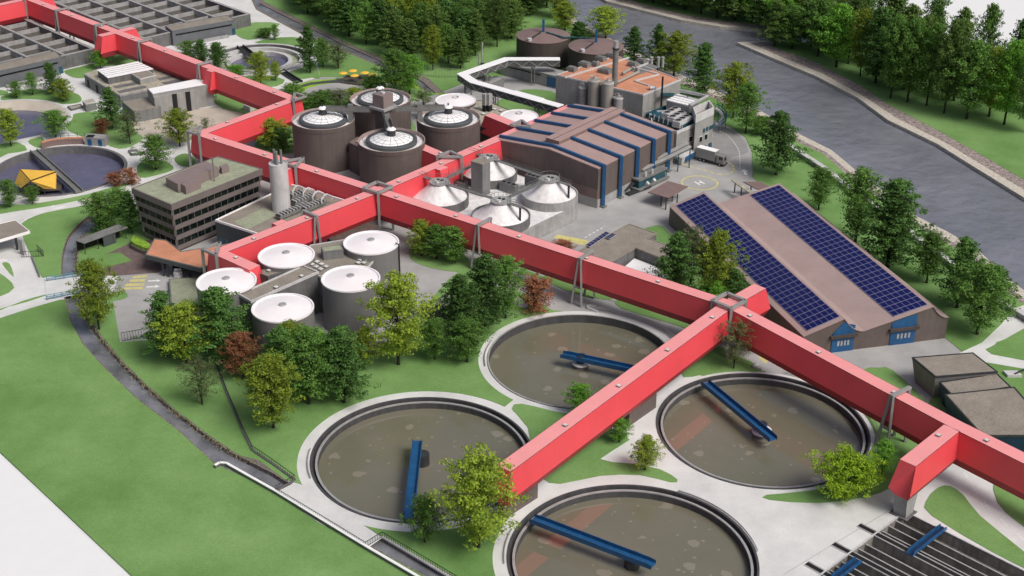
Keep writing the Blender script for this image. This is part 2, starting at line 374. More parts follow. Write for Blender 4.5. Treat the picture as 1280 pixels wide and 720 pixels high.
# ring pool and garden
lw([(292, 33), (310, 30), (322, 28), (350, 30), (330, 45), (310, 50), (296, 44)], 2)
lw([(318, 53), (350, 47), (378, 48), (390, 58), (380, 62), (345, 57)], 2)
lw([(355, 85), (390, 78), (400, 98), (390, 97), (370, 99)], 2)
lw([(300, 92), (330, 93), (356, 100), (345, 108), (320, 108)], 2)
lw([(200, 62), (235, 68), (300, 92), (320, 110), (270, 100), (215, 80)], 2)
lw([(255, 110), (275, 108), (340, 135), (380, 160), (330, 165), (270, 130)], 2)
lw([(380, 128), (440, 118), (470, 120), (500, 135), (520, 160), (500, 170), (370, 190), (330, 195), (320, 170)], 2)
lw([(545, 118), (510, 128), (500, 110), (520, 100)], 1)
layp('lawn_bright', [(375, 118), (368, 110), (385, 102), (420, 99), (470, 97), (520, 103), (560, 118), (540, 117), (500, 105), (455, 103), (415, 104), (385, 110)], 2)
layp('dirt', [(165, 152), (235, 138), (272, 135), (320, 150), (248, 168), (235, 178), (190, 178)], 2)
layp('brick_paving', [(132, 318), (160, 305), (185, 300), (215, 300), (210, 335), (196, 341), (142, 345), (128, 344), (118, 338), (165, 326), (150, 316)], 1)
layp('asphalt', [(893, 165), (905, 158), (925, 170), (936, 190), (915, 196), (900, 205), (860, 205), (840, 200), (880, 190)], 2)
# creek
CRK_L = [(128, 262), (112, 268), (95, 282), (83, 298), (77, 318), (76, 345), (80, 372), (88, 402), (103, 430), (130, 460), (170, 498), (222, 538), (268, 580), (330, 608), (400, 645), (470, 688), (540, 726), (640, 790)]
CRK_R = [(665, 765), (600, 740), (562, 718), (478, 671), (357, 600), (322, 575), (300, 570), (262, 545), (220, 513), (182, 480), (152, 450), (127, 420), (113, 400), (104, 372), (99, 345), (98, 320), (102, 300), (116, 287), (140, 272)]
layp('stone', CRK_L[:13] + CRK_L[13:] + CRK_R)
def shrink(Lp, Rp, a, b):
    n = 40
    def samp(P, t):
        k = t * (len(P) - 1); i = min(int(k), len(P) - 2); return P[i].lerp(P[i + 1], k - i)
    Lw = smooth(pxs(Lp), 4, False); Rw = smooth(pxs(Rp), 4, False)[::-1]; out1, out2 = [], []
    for i in range(n + 1):
        p = samp(Lw, i / n); q = min(Rw, key=lambda r: (r - p).length); d = q - p
        out1.append(p + d * a); out2.append(p + d * (1 - b))
    return out1 + out2[::-1]
CREEK = shrink(CRK_L, CRK_R, .08, .09)
lay('hole', CREEK)
# canal behind the garden
CAN = [(335, -30), (330, 2), (350, 12), (430, 52), (500, 82), (535, 98), (557, 118), (530, 114), (505, 96), (428, 64), (375, 42), (320, 12), (300, -30)]
layp('stone', CAN)
layp('creek_surface', [(325, -30), (324, 4), (350, 17), (430, 56), (500, 87), (528, 102), (545, 117), (536, 116), (515, 100), (428, 61), (372, 38), (322, 10), (308, -30)])
# sunken basins
for (c, r), k in zip(CLAR, (.85, 0, .85, .85)): lay('hole', circ(c, r + k))
def circ_px(cx, cy, hw, z=0):
    c = G(cx, cy, z); return (c.x, c.y), hw / ppm(c)
POND2 = circ_px(74, 213, 79); POND1 = circ_px(8, 151, 74)
lay('pavement', circ(POND2[0], POND2[1] + 2.6)); lay('pavement', circ(POND1[0], POND1[1] + 1.6))
layp('pavement', [(48, 170), (55, 168), (78, 180), (60, 192), (40, 192)]) if False else None
lay('hole', circ(POND2[0], POND2[1])); lay('hole', circ(POND1[0], POND1[1]))
RP = circ_px(324, 74, 62)
lay('pavement', circ(RP[0], RP[1] + 1.2)); lay('hole', circ(RP[0], RP[1] ))
# settling basins bottom right
def isect(a, b, c, d):
    r = b - a; s = d - c; t = ((c - a).x * s.y - (c - a).y * s.x) / (r.x * s.y - r.y * s.x); return a + r * t
SB_O = G(1132, 640).to_2d(); SB_U = (G(1280, 714).to_2d() - SB_O).normalized(); SB_V = (G(1066, 695).to_2d() - SB_O).normalized()
SB_V = (SB_V - SB_U * SB_V.dot(SB_U)).normalized()
def SB(u, v): return SB_O + SB_U * u + SB_V * v
lay('hole', [SB(0, 0), SB(60, 0), SB(60, 40), SB(0, 40)])
# --- triangulate and sort by class
V, E = [], []
for cls, P in LAY:
    n = len(V); V += P; E += [(n + i, n + (i + 1) % len(P)) for i in range(len(P))]
cv, ce, cf, *_ = delaunay_2d_cdt(V, E, [], 0, 1e-4)
BB = [(min(p.x for p in P), max(p.x for p in P), min(p.y for p in P), max(p.y for p in P)) for _, P in LAY]
def inside(P, x, y):
    r = False; j = len(P) - 1
    for i in range(len(P)):
        a, b = P[i], P[j]
        if (a.y > y) != (b.y > y) and x < (b.x - a.x) * (y - a.y) / (b.y - a.y) + a.x: r = not r
        j = i
    return r
def cls_at(x, y):
    for k in range(len(LAY) - 1, -1, -1):
        b = BB[k]
        if b[0] <= x <= b[1] and b[2] <= y <= b[3] and inside(LAY[k][1], x, y): return LAY[k][0]
    return None
tri = {}
for f in cf:
    x = sum(cv[i].x for i in f) / 3; y = sum(cv[i].y for i in f) / 3
    tri.setdefault(cls_at(x, y), []).append(f)
SURF = {'yard_paving': ('yard_paving', 'yard', -.002), 'floor': ('ground', 'floor', -.25), 'lawn': ('lawn', 'lawn', .10), 'lawn_bright': ('garden_lawn', 'lawn_bright', .12), 'pavement': ('pavement', 'pavement', 0), 'asphalt': ('road', 'asphalt', -.004),
        'dirt': ('yard', 'dirt', .004), 'brick_paving': ('brick_paving', 'brick_paving', .004), 'sand': ('river_bank', 'sand', 0.03), 'rocks': ('river_bank_rocks', 'rocks', .06), 'stone': ('creek_bank', 'stone_bank', .05), 'creek_surface': ('canal_water', 'creek', -.25)}
for cls, (nm, mt, z) in SURF.items():
    fs = tri.get(cls, []); ids = {}; vs = []; out = []; edges = {}
    for f in fs:
        g = []
        for i in f:
            if i not in ids: ids[i] = len(vs); vs.append((cv[i].x, cv[i].y, z))
            g.append(ids[i])
        a, b, c = [vs[i] for i in g]
        if (b[0] - a[0]) * (c[1] - a[1]) - (b[1] - a[1]) * (c[0] - a[0]) < 0: g.reverse()
        out.append(tuple(g))
        for k in range(3): edges[(g[k], g[(k + 1) % 3])] = 1
    if cls != 'floor':
        for (a, b) in list(edges):
            if (b, a) not in edges:
                n = len(vs); d = 1.3 if cls in ('sand', 'rocks') else .3
                vs += [(vs[a][0], vs[a][1], z - d), (vs[b][0], vs[b][1], z - d)]; out.append((b, a, n, n + 1))
    me = bpy.data.meshes.new(nm); me.from_pydata(vs, [], out); me.update(); me.materials.append(MATS[mt])
    o = bpy.data.objects.new(nm, me); col.objects.link(o); tag(o, kind='structure')
def sheet(name, pts, z, m):
    b = MB(); b.add([(p[0], p[1], z) for p in pts], [tuple(range(len(pts)))]); o = b.build(name, m, smooth=False, recalc=False)
    if o.data.polygons[0].normal.z < 0: o.data.flip_normals()
    return tag(o, kind='structure')
sheet('river_water', pxs([(620, -78), (655, -40), (690, 5), (790, 69), (905, 125), (1000, 175), (1070, 220), (1185, 298), (1250, 360), (1330, 410)]) + pxs([(1360, 268), (1220, 195), (1110, 140), (960, 57), (1030, 55), (1030, 30), (850, 15), (765, -8), (700, -78)]), -1.0, 'river')
sheet('creek_water', inset(CREEK, -.6), -.8, 'creek')
# bank of the creek below ground level
mb = MB()
for i in range(len(CREEK)):
    a, b = CREEK[i], CREEK[(i + 1) % len(CREEK)]; mb.add([(a.x, a.y, .05), (b.x, b.y, .05), (b.x, b.y, -1.2), (a.x, a.y, -1.2)], [(0, 1, 2, 3)])
tag(mb.build('creek_bank_wall', 'stone_bank', smooth=False), kind='structure')
# ------------------------------------------------------------------ round settling tanks
BR = [((522, 547), (511, 644)), ((702, 440), (838, 469)), ((967, 546), (881, 475)), ((817, 703), (665, 645))]
TL = ['round brown-water settling tank nearest the creek fence',
      'round brown-water tank half hidden behind the slanting red gallery, with a red shrub behind it',
      'round brown-water tank between the two red gallery arms, with a white centre collar',
      'round brown-water settling tank cut by the bottom edge of the picture']
BL = ['blue scraper bridge on the tank beside the creek fence',
      'blue scraper bridge lying nearly level, its outer end hidden by the slanting red gallery',
      'blue scraper bridge on the tank between the two red gallery arms',
      'blue scraper bridge on the round tank cut by the bottom edge']
for i, (c, r) in enumerate(CLAR):
    t = thing('settling_tank', TL[i], 'settling tank', (*c, 0), 'round settling tanks')
    if i == 1:
        MB().lathe(c, [(r + .02, -.3), (r + .3, .0), (r + .3, .16), (r - .05, .16), (r - .05, -2.6)], 128).build('tank_wall', 'tank_inner', t)
        MB().ring(c, r - .05, r + .3, .165, .22, 128).build('rim', 'concrete', t)
    else:
        MB().lathe(c, [(r + 1.2, .0), (r + 1.2, .14), (r + .8, .14), (r + .8, -1.0), (r + .2, -1.0)], 128).build('tank_wall', 'tank_inner', t)
        MB().lathe(c, [(r + .25, -.55), (r + .25, -.3), (r - .2, -.3), (r - .2, -.5)], 128).build('weir_ring', 'light_steel', t); MB().lathe(c, [(r + .24, -1.05), (r + .24, -.5), (r - .24, -.5), (r - .24, -2.6)], 128).build('inner_wall', 'tank_inner', t)
    MB().lathe(c, [(0.01, -1.75), (r + .1, -1.75)], 128).build('water', 'sludge', t)
    if i in (1, 2):
        MB().cyl(c, .95, -2, 1.1, 24).build('centre_column', 'dark_steel', t)
        MB().ring(c, 1.05, 1.95, -.9, -.5, 32).build('collar', 'white_cap', t)
        MB().ring(c, 1.25, 1.75, -2.0, -.91, 32).build('collar_skirt', 'concrete_dark', t)
    else:
        MB().cyl(c, 1.35, -2, .6, 28).build('centre_column', 'dark_steel', t)
    a, b = G(*BR[i][0], 1.6), G(*BR[i][1], 1.6)
    d = (b - a); L = d.length; u = d.normalized(); v = Vector((-u.y, u.x, 0))
    s = thing('scraper_bridge', BL[i], 'scraper bridge', ((a + b) / 2).to_2d(), 'blue scraper bridges')
    MB().seg(a, b, 1.7, .78, .9).build('walkway', 'blue', s)
    for k in (-1, 1):
        MB().add([a + v * k * .85 + Vector((0, 0, z)) for z in (-.95, -.15)] + [a + u * 1.2 + v * k * .85, b - u * 1.2 + v * k * .85] + [b + v * k * .85 + Vector((0, 0, z)) for z in (-.15, -.95)], [(0, 1, 2, 3, 4, 5)]) \
            .add([a + v * k * .93 + Vector((0, 0, z)) for z in (-.95, -.15)] + [a + u * 1.2 + v * k * .93, b - u * 1.2 + v * k * .93] + [b + v * k * .93 + Vector((0, 0, z)) for z in (-.15, -.95)], [(0, 1, 2, 3, 4, 5)]) \
            .beam(a + u * 1.2 + v * k * .89, b - u * 1.2 + v * k * .89, .12, .08).build('side_plate', 'blue', s)
    e = b if (b.to_2d() - Vector(c)).length > (a.to_2d() - Vector(c)).length else a
    for k in (-.7, .7):
        w = MB(); q = e - (e - Vector((*c, 1.6))).normalized() * .5 + v * k; w.beam((q.x - .12, q.y, .42), (q.x + .12, q.y, .42), .5); w.build('drive_wheel', 'rubber', s)
# curved pipe rail on the outer rims
def arc_rail(c, r, p0, p1, z, name, label, rad=.09, m='light_steel', posts=True):
    a0 = math.atan2(G(*p0).y - c[1], G(*p0).x - c[0]); a1 = math.atan2(G(*p1).y - c[1], G(*p1).x - c[0])
    while a1 < a0: a1 += 2 * math.pi
    if a1 - a0 > math.pi: a0, a1 = a1, a0 + 2 * math.pi
    t = thing(name, label, 'railing', (c[0] + r * math.cos(a0), c[1] + r * math.sin(a0), 0))
    P = [(c[0] + r * math.cos(lerp(a0, a1, k / 30)), c[1] + r * math.sin(lerp(a0, a1, k / 30)), z) for k in range(31)]
    b = MB().tube(P, rad, 6); b.tube([(x, y, z * .55) for x, y, _ in P], rad * .6, 6)
    b.build('rail', m, t)
    for k in range(0, 31, 5 if posts is True else 15): MB().beam((P[k][0], P[k][1], 0), P[k], .08).build('post', m, t)
arc_rail(CLAR[2][0], 22.4, (1090, 540), (985, 462), .9, 'curved_railing', 'curved steel railing behind the tank between the two red gallery arms')
arc_rail(CLAR[1][0], 22.6, (836, 440), (748, 385), .9, 'curved_railing', 'curved steel railing between the grey road and the farthest brown tank')
for c, r, p0, p1, lab in ((CLAR[0][0], 21.6, (389, 562), (391, 598), 'short bright steel rail on the left rim of the tank beside the creek'),
                          (CLAR[1][0], 20.6, (622, 428), (612, 458), 'short bright steel rail on the left rim of the farthest brown tank'),
                          (CLAR[3][0], 21.9, (642, 664), (634, 705), 'short bright steel rail on the left rim of the tank at the bottom edge'),
                          (CLAR[3][0], 21.7, (945, 690), (850, 612), 'long bright steel rail on the right rim of the tank at the bottom edge')):
    arc_rail(c, r, p0, p1, .35, 'rim_rail', lab, .1)
# low kerb walls by the tanks
def lowwall(name, pts, z, w, m, label, cat='low wall'):
    t = thing(name, label, cat, G(*pts[0]).to_2d()); b = MB()
    for a, c2 in zip(pts, pts[1:]): b.seg(G(*a), G(*c2), w, 0, z)
    b.build('wall', m, t); return t
lowwall('low_wall', [(746, 384), (735, 383), (734, 386), (747, 391)], .5, .35, 'concrete_light', 'small hooked concrete kerb wall above the farthest brown tank')
lowwall('low_wall', [(947, 455), (941, 459), (953, 464)], .5, .35, 'concrete_light', 'small hooked concrete kerb wall above the right-hand brown tank')
# brown support blocks under the slanting gallery
def block(name, label, roofpx, z, m, cat='support block', z0=0):
    t = thing(name, label, cat, para(*roofpx, z)[0].to_2d()); P = para(*roofpx, z); MB().prism(P, z0, z).build('block_body', m, t); return t, P
for rp, lab in ((((780, 507), (787, 516), (821, 492.5)), 'long brown support block under the middle of the slanting red gallery'),
                (((621, 622), (629, 632), (672.5, 604)), 'brown support block under the near end of the slanting red gallery')):
    t, P = block('support_block', lab, rp, 3.2, 'brown_wall')
    MB().prism(inset(P, .5), 3.2, 3.9).build('bearing', 'concrete', t)
# ------------------------------------------------------------------ rectangular basins bottom right
def sbv(px, py): return (G(px, py).to_2d() - SB_O).dot(SB_V)
t = thing('long_basins', 'sunken rectangular basins with thin lane walls in the bottom right corner', 'basin', (*SB(0, 0), 0))
MB().prism([SB(0, 0), SB(60, 0), SB(60, 40), SB(0, 40)], -2.7, -2.3).build('floor', 'lane_dark', t)
w = MB()
for a, b in (((0, 0), (60, 0)), ((0, 40), (0, 0))):
    p, q = SB(*a), SB(*b); w.add([(p.x, p.y, -.01), (q.x, q.y, -.01), (q.x, q.y, -2.6), (p.x, p.y, -2.6)], [(0, 1, 2, 3)])
w.build('basin_wall', 'lane_dark', t, recalc=False)
vs = [sbv(*p) for p in ((1122.5, 649.4), (1113.8, 656), (1105.6, 662.5))]
ve = sbv(1095.6, 665.6 + 2); vs2 = [sbv(*p) for p in ((1083.8, 678), (1075, 684), (1067, 690.6))]; ve2 = sbv(1088, 672 + 1.2)
pitch_ = sbv(1062.5, 691) - ve
allv = sorted(vs + vs2) + [sbv(1062.5, 691) + pitch_ * k for k in (.33, .55, .75)]
for v_ in allv:
    MB().seg(SB(0.02, v_), SB(60, v_), .24, -2.5, -.5).build('lane_wall', 'lane_dark', t); MB().seg(SB(0.02, v_), SB(60, v_), .3, -.5, -.42).build('lane_cap', 'concrete', t)
for v_ in (ve, ve + pitch_, ve + pitch_ * 2):
    for dv in (-.62, .62):
        MB().seg(SB(-.3, v_ + dv), SB(60, v_ + dv), .24, -2.5, .0).build('channel_wall', 'lane_dark', t); MB().seg(SB(-3.6, v_ + dv), SB(60, v_ + dv), .3, .003, .07).build('channel_cap', 'concrete', t)
    MB().seg(SB(-3.6, v_), SB(60, v_), 1.0, -1.2, .03).build('channel', 'black', t)
MB().prism([SB(-.01, 0), SB(60, 0), SB(60, -.3), SB(-.3, -.3), SB(-.3, 40), SB(-.01, 40)], -.1, .09).build('coping', 'concrete_light', t)
for (p, q, lab) in (((1181, 655), (1138, 690), 'short blue scraper bridge over the back row of long basins'), ((1075, 696), (1042, 722), 'short blue scraper bridge at the bottom edge over the front row of long basins')):
    a, b = G(*p, .9), G(*q, .9); d = SB_V; L = (b - a).length; b = a + Vector((d.x, d.y, 0)) * L; u = (b - a).normalized(); vv = Vector((-u.y, u.x, 0))
    s = thing('scraper_bridge', lab, 'scraper bridge', ((a + b) / 2).to_2d(), 'blue scraper bridges')
    MB().seg(a, b, 1.0, .1, .2).build('walkway', 'shed_blue', s)
    for k in (-1, 1):
        n = Vector((0, 0, 1)); P = [a - n * .8, a + u * .5, b - u * .5, b - n * .8]
        MB().add([x + vv * k * .55 for x in P] + [x + vv * k * .65 for x in P], [(0, 1, 2, 3), (7, 6, 5, 4), (0, 4, 5, 1), (1, 5, 6, 2), (2, 6, 7, 3), (3, 7, 4, 0)]).build('side_plate', 'blue', s)
sheet('expansion_joint', [G(979, 718), G(980, 718), G(1137, 623), G(1136.4, 622.6)], .008, 'concrete')
# ------------------------------------------------------------------ the red galleries
ZT = 11.2
PROF = [(1.55, ZT), (2.15, 5.9), (1.35, 4.1)]
def offs(P, d):
    out = []
    for i, p in enumerate(P):
        if i == 0: u = (P[1] - P[0]).normalized(); k = Vector((-u.y, u.x))
        elif i == len(P) - 1: u = (P[-1] - P[-2]).normalized(); k = Vector((-u.y, u.x))
        else:
            a = (P[i] - P[i - 1]).normalized(); b = (P[i + 1] - P[i]).normalized(); n = Vector((-a.y, a.x)) + Vector((-b.y, b.x)); k = n / (n.dot(Vector((-a.y, a.x))))
        out.append(p + k * d)
    return out
def gallery(parent, px, st=0.0, en=0.0, cap0=True, cap1=True, hatch=14.0, name='tube', side=1):
    P = [G(x, y, ZT).to_2d() if not isinstance(x, Vector) else x for x, y in px] if not isinstance(px[0], Vector) else list(px)
    ru = (P[1] - P[0]).normalized(); rv = (P[-1] - P[-2]).normalized()
    B = list(P); B[0] = P[0] + ru * max(st - 1.2, 0); B[-1] = P[-1] - rv * max(en - 1.2, 0)
    RFP = list(P); RFP[0] = P[0] + ru * st; RFP[-1] = P[-1] - rv * en
    rings = []; n = len(P)
    for hw, z in PROF:
        l, r = offs(B, hw), offs(B, -hw)
        ex = 1.7 if hw > 2 else (.6 if z < ZT else 0)
        if cap0: l[0] -= ru * ex; r[0] -= ru * ex
        if cap1: l[-1] += rv * ex; r[-1] += rv * ex
        rings.append((l, r, z - (.012 if z == ZT and (st or en) else 0)))
    m = MB(); order = [(0, 0), (1, 0), (2, 0), (2, 1), (1, 1), (0, 1)]; vs = []
    for i in range(n):
        for k, s in order: q = rings[k][s][i]; vs.append((q.x, q.y, rings[k][2]))
    fs = []
    for i in range(n - 1):
        for k in range(6): fs.append((i * 6 + k, i * 6 + (k + 1) % 6, (i + 1) * 6 + (k + 1) % 6, (i + 1) * 6 + k))
    fs += [(0, 1, 2, 3, 4, 5), tuple((n - 1) * 6 + k for k in (5, 4, 3, 2, 1, 0))]
    o = m.add(vs, fs).build(name, 'red_side', parent, smooth=False); o.data.materials.append(MATS['red_side_shaded'])
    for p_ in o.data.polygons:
        if p_.normal.z < -.2: p_.material_index = 1  # downward-facing chamfer gets the red with shade painted in
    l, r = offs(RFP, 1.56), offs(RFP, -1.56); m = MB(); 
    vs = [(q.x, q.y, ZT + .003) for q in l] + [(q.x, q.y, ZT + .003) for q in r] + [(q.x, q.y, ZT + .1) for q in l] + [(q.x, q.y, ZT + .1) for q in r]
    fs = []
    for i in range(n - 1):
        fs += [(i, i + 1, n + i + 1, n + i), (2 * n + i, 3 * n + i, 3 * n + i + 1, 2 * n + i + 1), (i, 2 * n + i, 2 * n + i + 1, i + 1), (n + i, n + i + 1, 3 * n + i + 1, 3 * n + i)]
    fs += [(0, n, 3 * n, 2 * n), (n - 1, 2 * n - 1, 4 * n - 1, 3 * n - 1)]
    m.add(vs, fs).build('roof', 'red_roof_lit', parent, smooth=False)
    for k in (1, -1):
        e = offs(RFP, 1.585 * k)
        for a, b in zip(e, e[1:]): MB().beam((a.x, a.y, ZT + .06), (b.x, b.y, ZT + .06), .04, .1).build('edge_trim', 'brown_dark', parent)
    for i in range(n - 1):
        a, b = RFP[i], RFP[i + 1]; L = (b - a).length; d = (b - a).normalized(); s = Vector((d.y, -d.x)) * side * .45; q = hatch * .35
        while q < L - 2:
            c = a + d * q + s; h = MB(); h.box(c, d, .42, .42, ZT + .1, ZT + .32); o = h.build('hatch_frame', 'gray_steel', parent)
            h = MB().box(c, d, .33, .33, ZT + .32, ZT + .42).build('hatch', 'hatch', parent); q += hatch
    return P
def frame_portal(parent, px, d, side=1, zt=ZT + .75):
    """square portal straddling a gallery running along unit 2-vector d; splayed legs"""
    c = px if isinstance(px, Vector) else G(*px, ZT).to_2d(); v = Vector((-d.y, d.x)); b = MB()
    for s in (-1, 1):
        top = c + v * s * 2.35; b.beam((*(top - d * .4), zt), (*(top - d * 1.9 + v * s * .3), 0), .6, .45); b.beam((*(top + d * .2), zt), (*(top + d * .9 + v * s * .3), 0), .6, .45)
        m1 = top - d * 1.35; m2 = top + d * .7; b.beam((*(m1 + v * s * .17), 4.6), (*(m2 + v * s * .17), 4.6), .4)
    b.beam((*(c - v * 2.75), zt), (*(c + v * 2.75), zt), .75, .5)
    return b.build('support_frame', 'frame_gray', parent)
def frame_ring(parent, pts, legs, zt=ZT + .8):
    b = MB(); n = len(pts)
    for i in range(n):
        a, c = pts[i], pts[(i + 1) % n]; b.beam((*a, zt), (*c, zt), .75, .5)
    for i in legs: b.beam((*pts[i], zt + .2), (*pts[i], 0), .6, .6)
    return b.build('support_frame', 'frame_gray', parent)
C1 = G(472, 238, ZT).to_2d(); C2 = G(911, 380, ZT).to_2d(); J3 = G(1195, 531, ZT).to_2d()
K1 = G(368, 124, ZT).to_2d(); K2 = G(250, 167, ZT).to_2d(); FT = G(43, 1, ZT).to_2d(); FT = K1 + (FT - K1) * 1.25
E3 = J3 + (G(1280, 573, ZT).to_2d() - J3) * 1.6
g1 = thing('red_gallery', 'long red gallery zigzagging from the top left corner to the right edge', 'pipe gallery', (*K2, 0), 'red galleries')
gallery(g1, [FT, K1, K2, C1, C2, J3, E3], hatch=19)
dM = (C2 - C1).normalized(); vM = Vector((-dM.y, dM.x)); dA = (K1 - FT).normalized(); dR = (J3 - C2).normalized(); vR = Vector((-dR.y, dR.x))
def stub(parent, at, end, **k):
    gallery(parent, [at, end], st=1.56, cap0=False, **k)
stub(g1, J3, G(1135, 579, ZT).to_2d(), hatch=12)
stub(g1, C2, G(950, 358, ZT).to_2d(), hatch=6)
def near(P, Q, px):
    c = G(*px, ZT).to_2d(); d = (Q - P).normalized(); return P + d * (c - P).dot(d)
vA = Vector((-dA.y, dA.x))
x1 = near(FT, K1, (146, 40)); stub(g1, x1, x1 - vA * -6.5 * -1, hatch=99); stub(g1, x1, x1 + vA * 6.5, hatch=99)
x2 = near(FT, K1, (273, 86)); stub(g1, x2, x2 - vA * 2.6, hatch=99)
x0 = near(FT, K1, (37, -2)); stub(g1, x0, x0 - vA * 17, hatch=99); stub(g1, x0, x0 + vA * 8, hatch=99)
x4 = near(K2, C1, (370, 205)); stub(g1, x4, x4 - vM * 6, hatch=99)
for px in ((35, 0), (78, 14), (126, 33), (178, 54), (258, 81)):
    frame_portal(g1, near(FT, K1, px), dA)
for px in ((605, 281), (733, 322)): frame_portal(g1, near(C1, C2, px), dM)
frame_portal(g1, near(C2, J3, (1125, 494)), dR)
for c, d, v in ((C1, dM, vM), (C2, (dM + dR).normalized(), (vM + vR).normalized())):
    frame_ring(g1, [c + d * 2.5 - v * 2.5, c + d * 2.5 + v * 2.5, c - d * 2.5 + v * 2.5, c - d * 2.5 - v * 2.5], (0, 1, 2, 3))
for c, a, b in ((K1, FT, K2), (K2, K1, C1)):
    u = (a - c).normalized(); w_ = (b - c).normalized(); frame_ring(g1, [c + (u - w_) * 2.2, c + (w_ - u) * 2.2, c + (-u - w_).normalized() * 3.4], (0, 1, 2) if c is K2 else (1,))
frame_ring(g1, [x4 + dM * 2.6 - vM * 2.6, x4 + vM * 2.9, x4 - dM * 2.6 - vM * 2.6], (0, 1, 2))
g2 = thing('red_gallery', 'bright red gallery slanting down between the round brown tanks', 'pipe gallery', (*G(760, 480, ZT).to_2d(), 0), 'red galleries')
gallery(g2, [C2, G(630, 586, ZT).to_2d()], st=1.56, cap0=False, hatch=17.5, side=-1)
gW = G(273, 315, ZT).to_2d()
g3 = thing('red_gallery', 'bright red gallery ending behind the white-capped silos by the orange canopy', 'pipe gallery', (*G(380, 275, ZT).to_2d(), 0), 'red galleries')
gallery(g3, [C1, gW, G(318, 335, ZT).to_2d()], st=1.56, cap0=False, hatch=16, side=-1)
dW = (gW - C1).normalized(); vW = Vector((-dW.y, dW.x))
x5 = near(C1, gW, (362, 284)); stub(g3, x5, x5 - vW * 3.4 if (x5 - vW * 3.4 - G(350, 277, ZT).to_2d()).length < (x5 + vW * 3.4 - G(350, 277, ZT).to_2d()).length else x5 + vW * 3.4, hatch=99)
frame_portal(g3, near(C1, gW, (391, 272)), -dW)
u = (C1 - gW).normalized(); w_ = (G(318, 335, ZT).to_2d() - gW).normalized()
frame_ring(g3, [gW + (u - w_) * 2.3, gW + (w_ - u) * 2.3, gW + (-u - w_).normalized() * 3.6], (0, 1, 2))
g4 = thing('red_gallery', 'bright red gallery between the brown digesters and the white cone roofs', 'pipe gallery', (*G(560, 200, ZT).to_2d(), 0), 'red galleries')
NB = G(612, 178, ZT).to_2d()
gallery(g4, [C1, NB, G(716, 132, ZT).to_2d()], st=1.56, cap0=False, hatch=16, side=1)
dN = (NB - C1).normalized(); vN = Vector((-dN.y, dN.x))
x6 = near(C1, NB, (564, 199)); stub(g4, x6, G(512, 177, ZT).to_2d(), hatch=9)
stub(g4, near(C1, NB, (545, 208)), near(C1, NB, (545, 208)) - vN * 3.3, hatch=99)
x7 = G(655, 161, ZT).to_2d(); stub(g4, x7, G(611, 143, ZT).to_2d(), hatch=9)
frame_ring(g4, [x6 + dN * 2.5 + vN * 2.5, x6 - vN * 2.6 + dN * 1.5, x6 - dN * 2.5 + vN * 2.5], (0, 1, 2))
x8 = near(NB, G(716, 132, ZT).to_2d(), (656, 160)); frame_ring(g4, [x8 + dN * 2.5 + vN * 2.5, x8 - vN * 2.6, x8 - dN * 2.5 + vN * 2.5], (0, 1))
# supports of the stub ends
for c, lab in ((G(1135, 579, ZT).to_2d(), 'grey concrete pier under the stub end of the red gallery above the long basins'),):
    t = thing('gallery_pier', lab, 'pier', (*c, 0)); s_ = (J3 - c).normalized(); c = c + s_ * 1.2
    v0 = Vector((-s_.y, s_.x)); sq = lambda a, e: [c + s_ * a + v0 * e, c + s_ * a - v0 * e, c - s_ * a - v0 * e, c - s_ * a + v0 * e]
    b = MB(); b.taper(sq(1.3, 1.25), 0, sq(1.9, 1.3), 4.4)
    b.build('pier_body', 'concrete', t); MB().prism(sq(1.9, 1.8), -.1, .12).build('footing', 'concrete_dark', t)
# ------------------------------------------------------------------ buildings
def q2(p): return Vector((p[0], p[1]))
def building(name, label, cat, roof, z, wm, rm, par=.35, pt=.25, trim=None, z0=0, foot=None, group=None, parent=None):
    roof = [q2(p) for p in roof]
    t = parent or thing(name, label, cat, roof[0], group)
    if foot: MB().taper(foot, z0, roof, z).build('wall', wm, t, smooth=False)
    else: MB().prism(roof, z0, z).build('wall', wm, t, smooth=False)
    if par:
        MB().prism(inset(roof, pt + .02), z + .003, z + .06).build('roof', rm, t, smooth=False)
        walls(MB(), inset(roof, -.04), pt, z - .25, z + par).build('parapet', trim or wm, t, smooth=False)
    else: MB().prism(inset(roof, -.15), z + .003, z + .18).build('roof', rm, t, smooth=False)
    return t
def pbuild(name, label, cat, A, B, C, z, wm, rm, **k): return building(name, label, cat, para(A, B, C, z), z, wm, rm, **k)
def skylight(parent, px, z, s=.6, d=None, m='hatch'):
    c = G(*px, z); d = d or dM; MB().box(c, d, s * 1.15, s * 1.15, z, z + .25).build('skylight_frame', 'gray_steel', parent); MB().box(c, d, s, s, z + .25, z + .4).build('skylight', m, parent)
# --- solar shed
zs = {'A': 4.8, 'B': 8.0, 'C': 4.4, 'D': 8.4, 'E': 5.2}
f0, f1 = G(1003, 445).to_2d(), G(1180, 423).to_2d()
def fr(px): return f0 + (f1 - f0) * ((px - 1003) / 177.0)
prof = [(fr(1001), 4.8), (fr(1049), 8.0), (fr(1075), 4.4), (fr(1159), 8.4), (fr(1181), 5.2)]
dep = (G(967, 232, 8.4).to_2d() - G(1161, 384, 8.4).to_2d()); dep2 = (G(877, 243, 8.0).to_2d() - G(1048, 404, 8.0).to_2d()); dep = (dep + dep2) / 2
sb = thing('solar_shed', 'large brown shed with two long dark blue solar roofs and two blue doors', 'shed', f0)
def curve(a, b, n=5):
    out = []
    for k in range(n + 1):
        t = k / n; out.append((a[0] + (b[0] - a[0]) * t, b[1] + (a[1] - b[1]) * (1 - t) ** 2.0))
    return out
full = [prof[0], prof[1]] + curve(prof[1], prof[2])[1:] + [prof[3]] + curve(prof[3], prof[4], 4)[1:]
n = len(full); m = MB(); vs = []
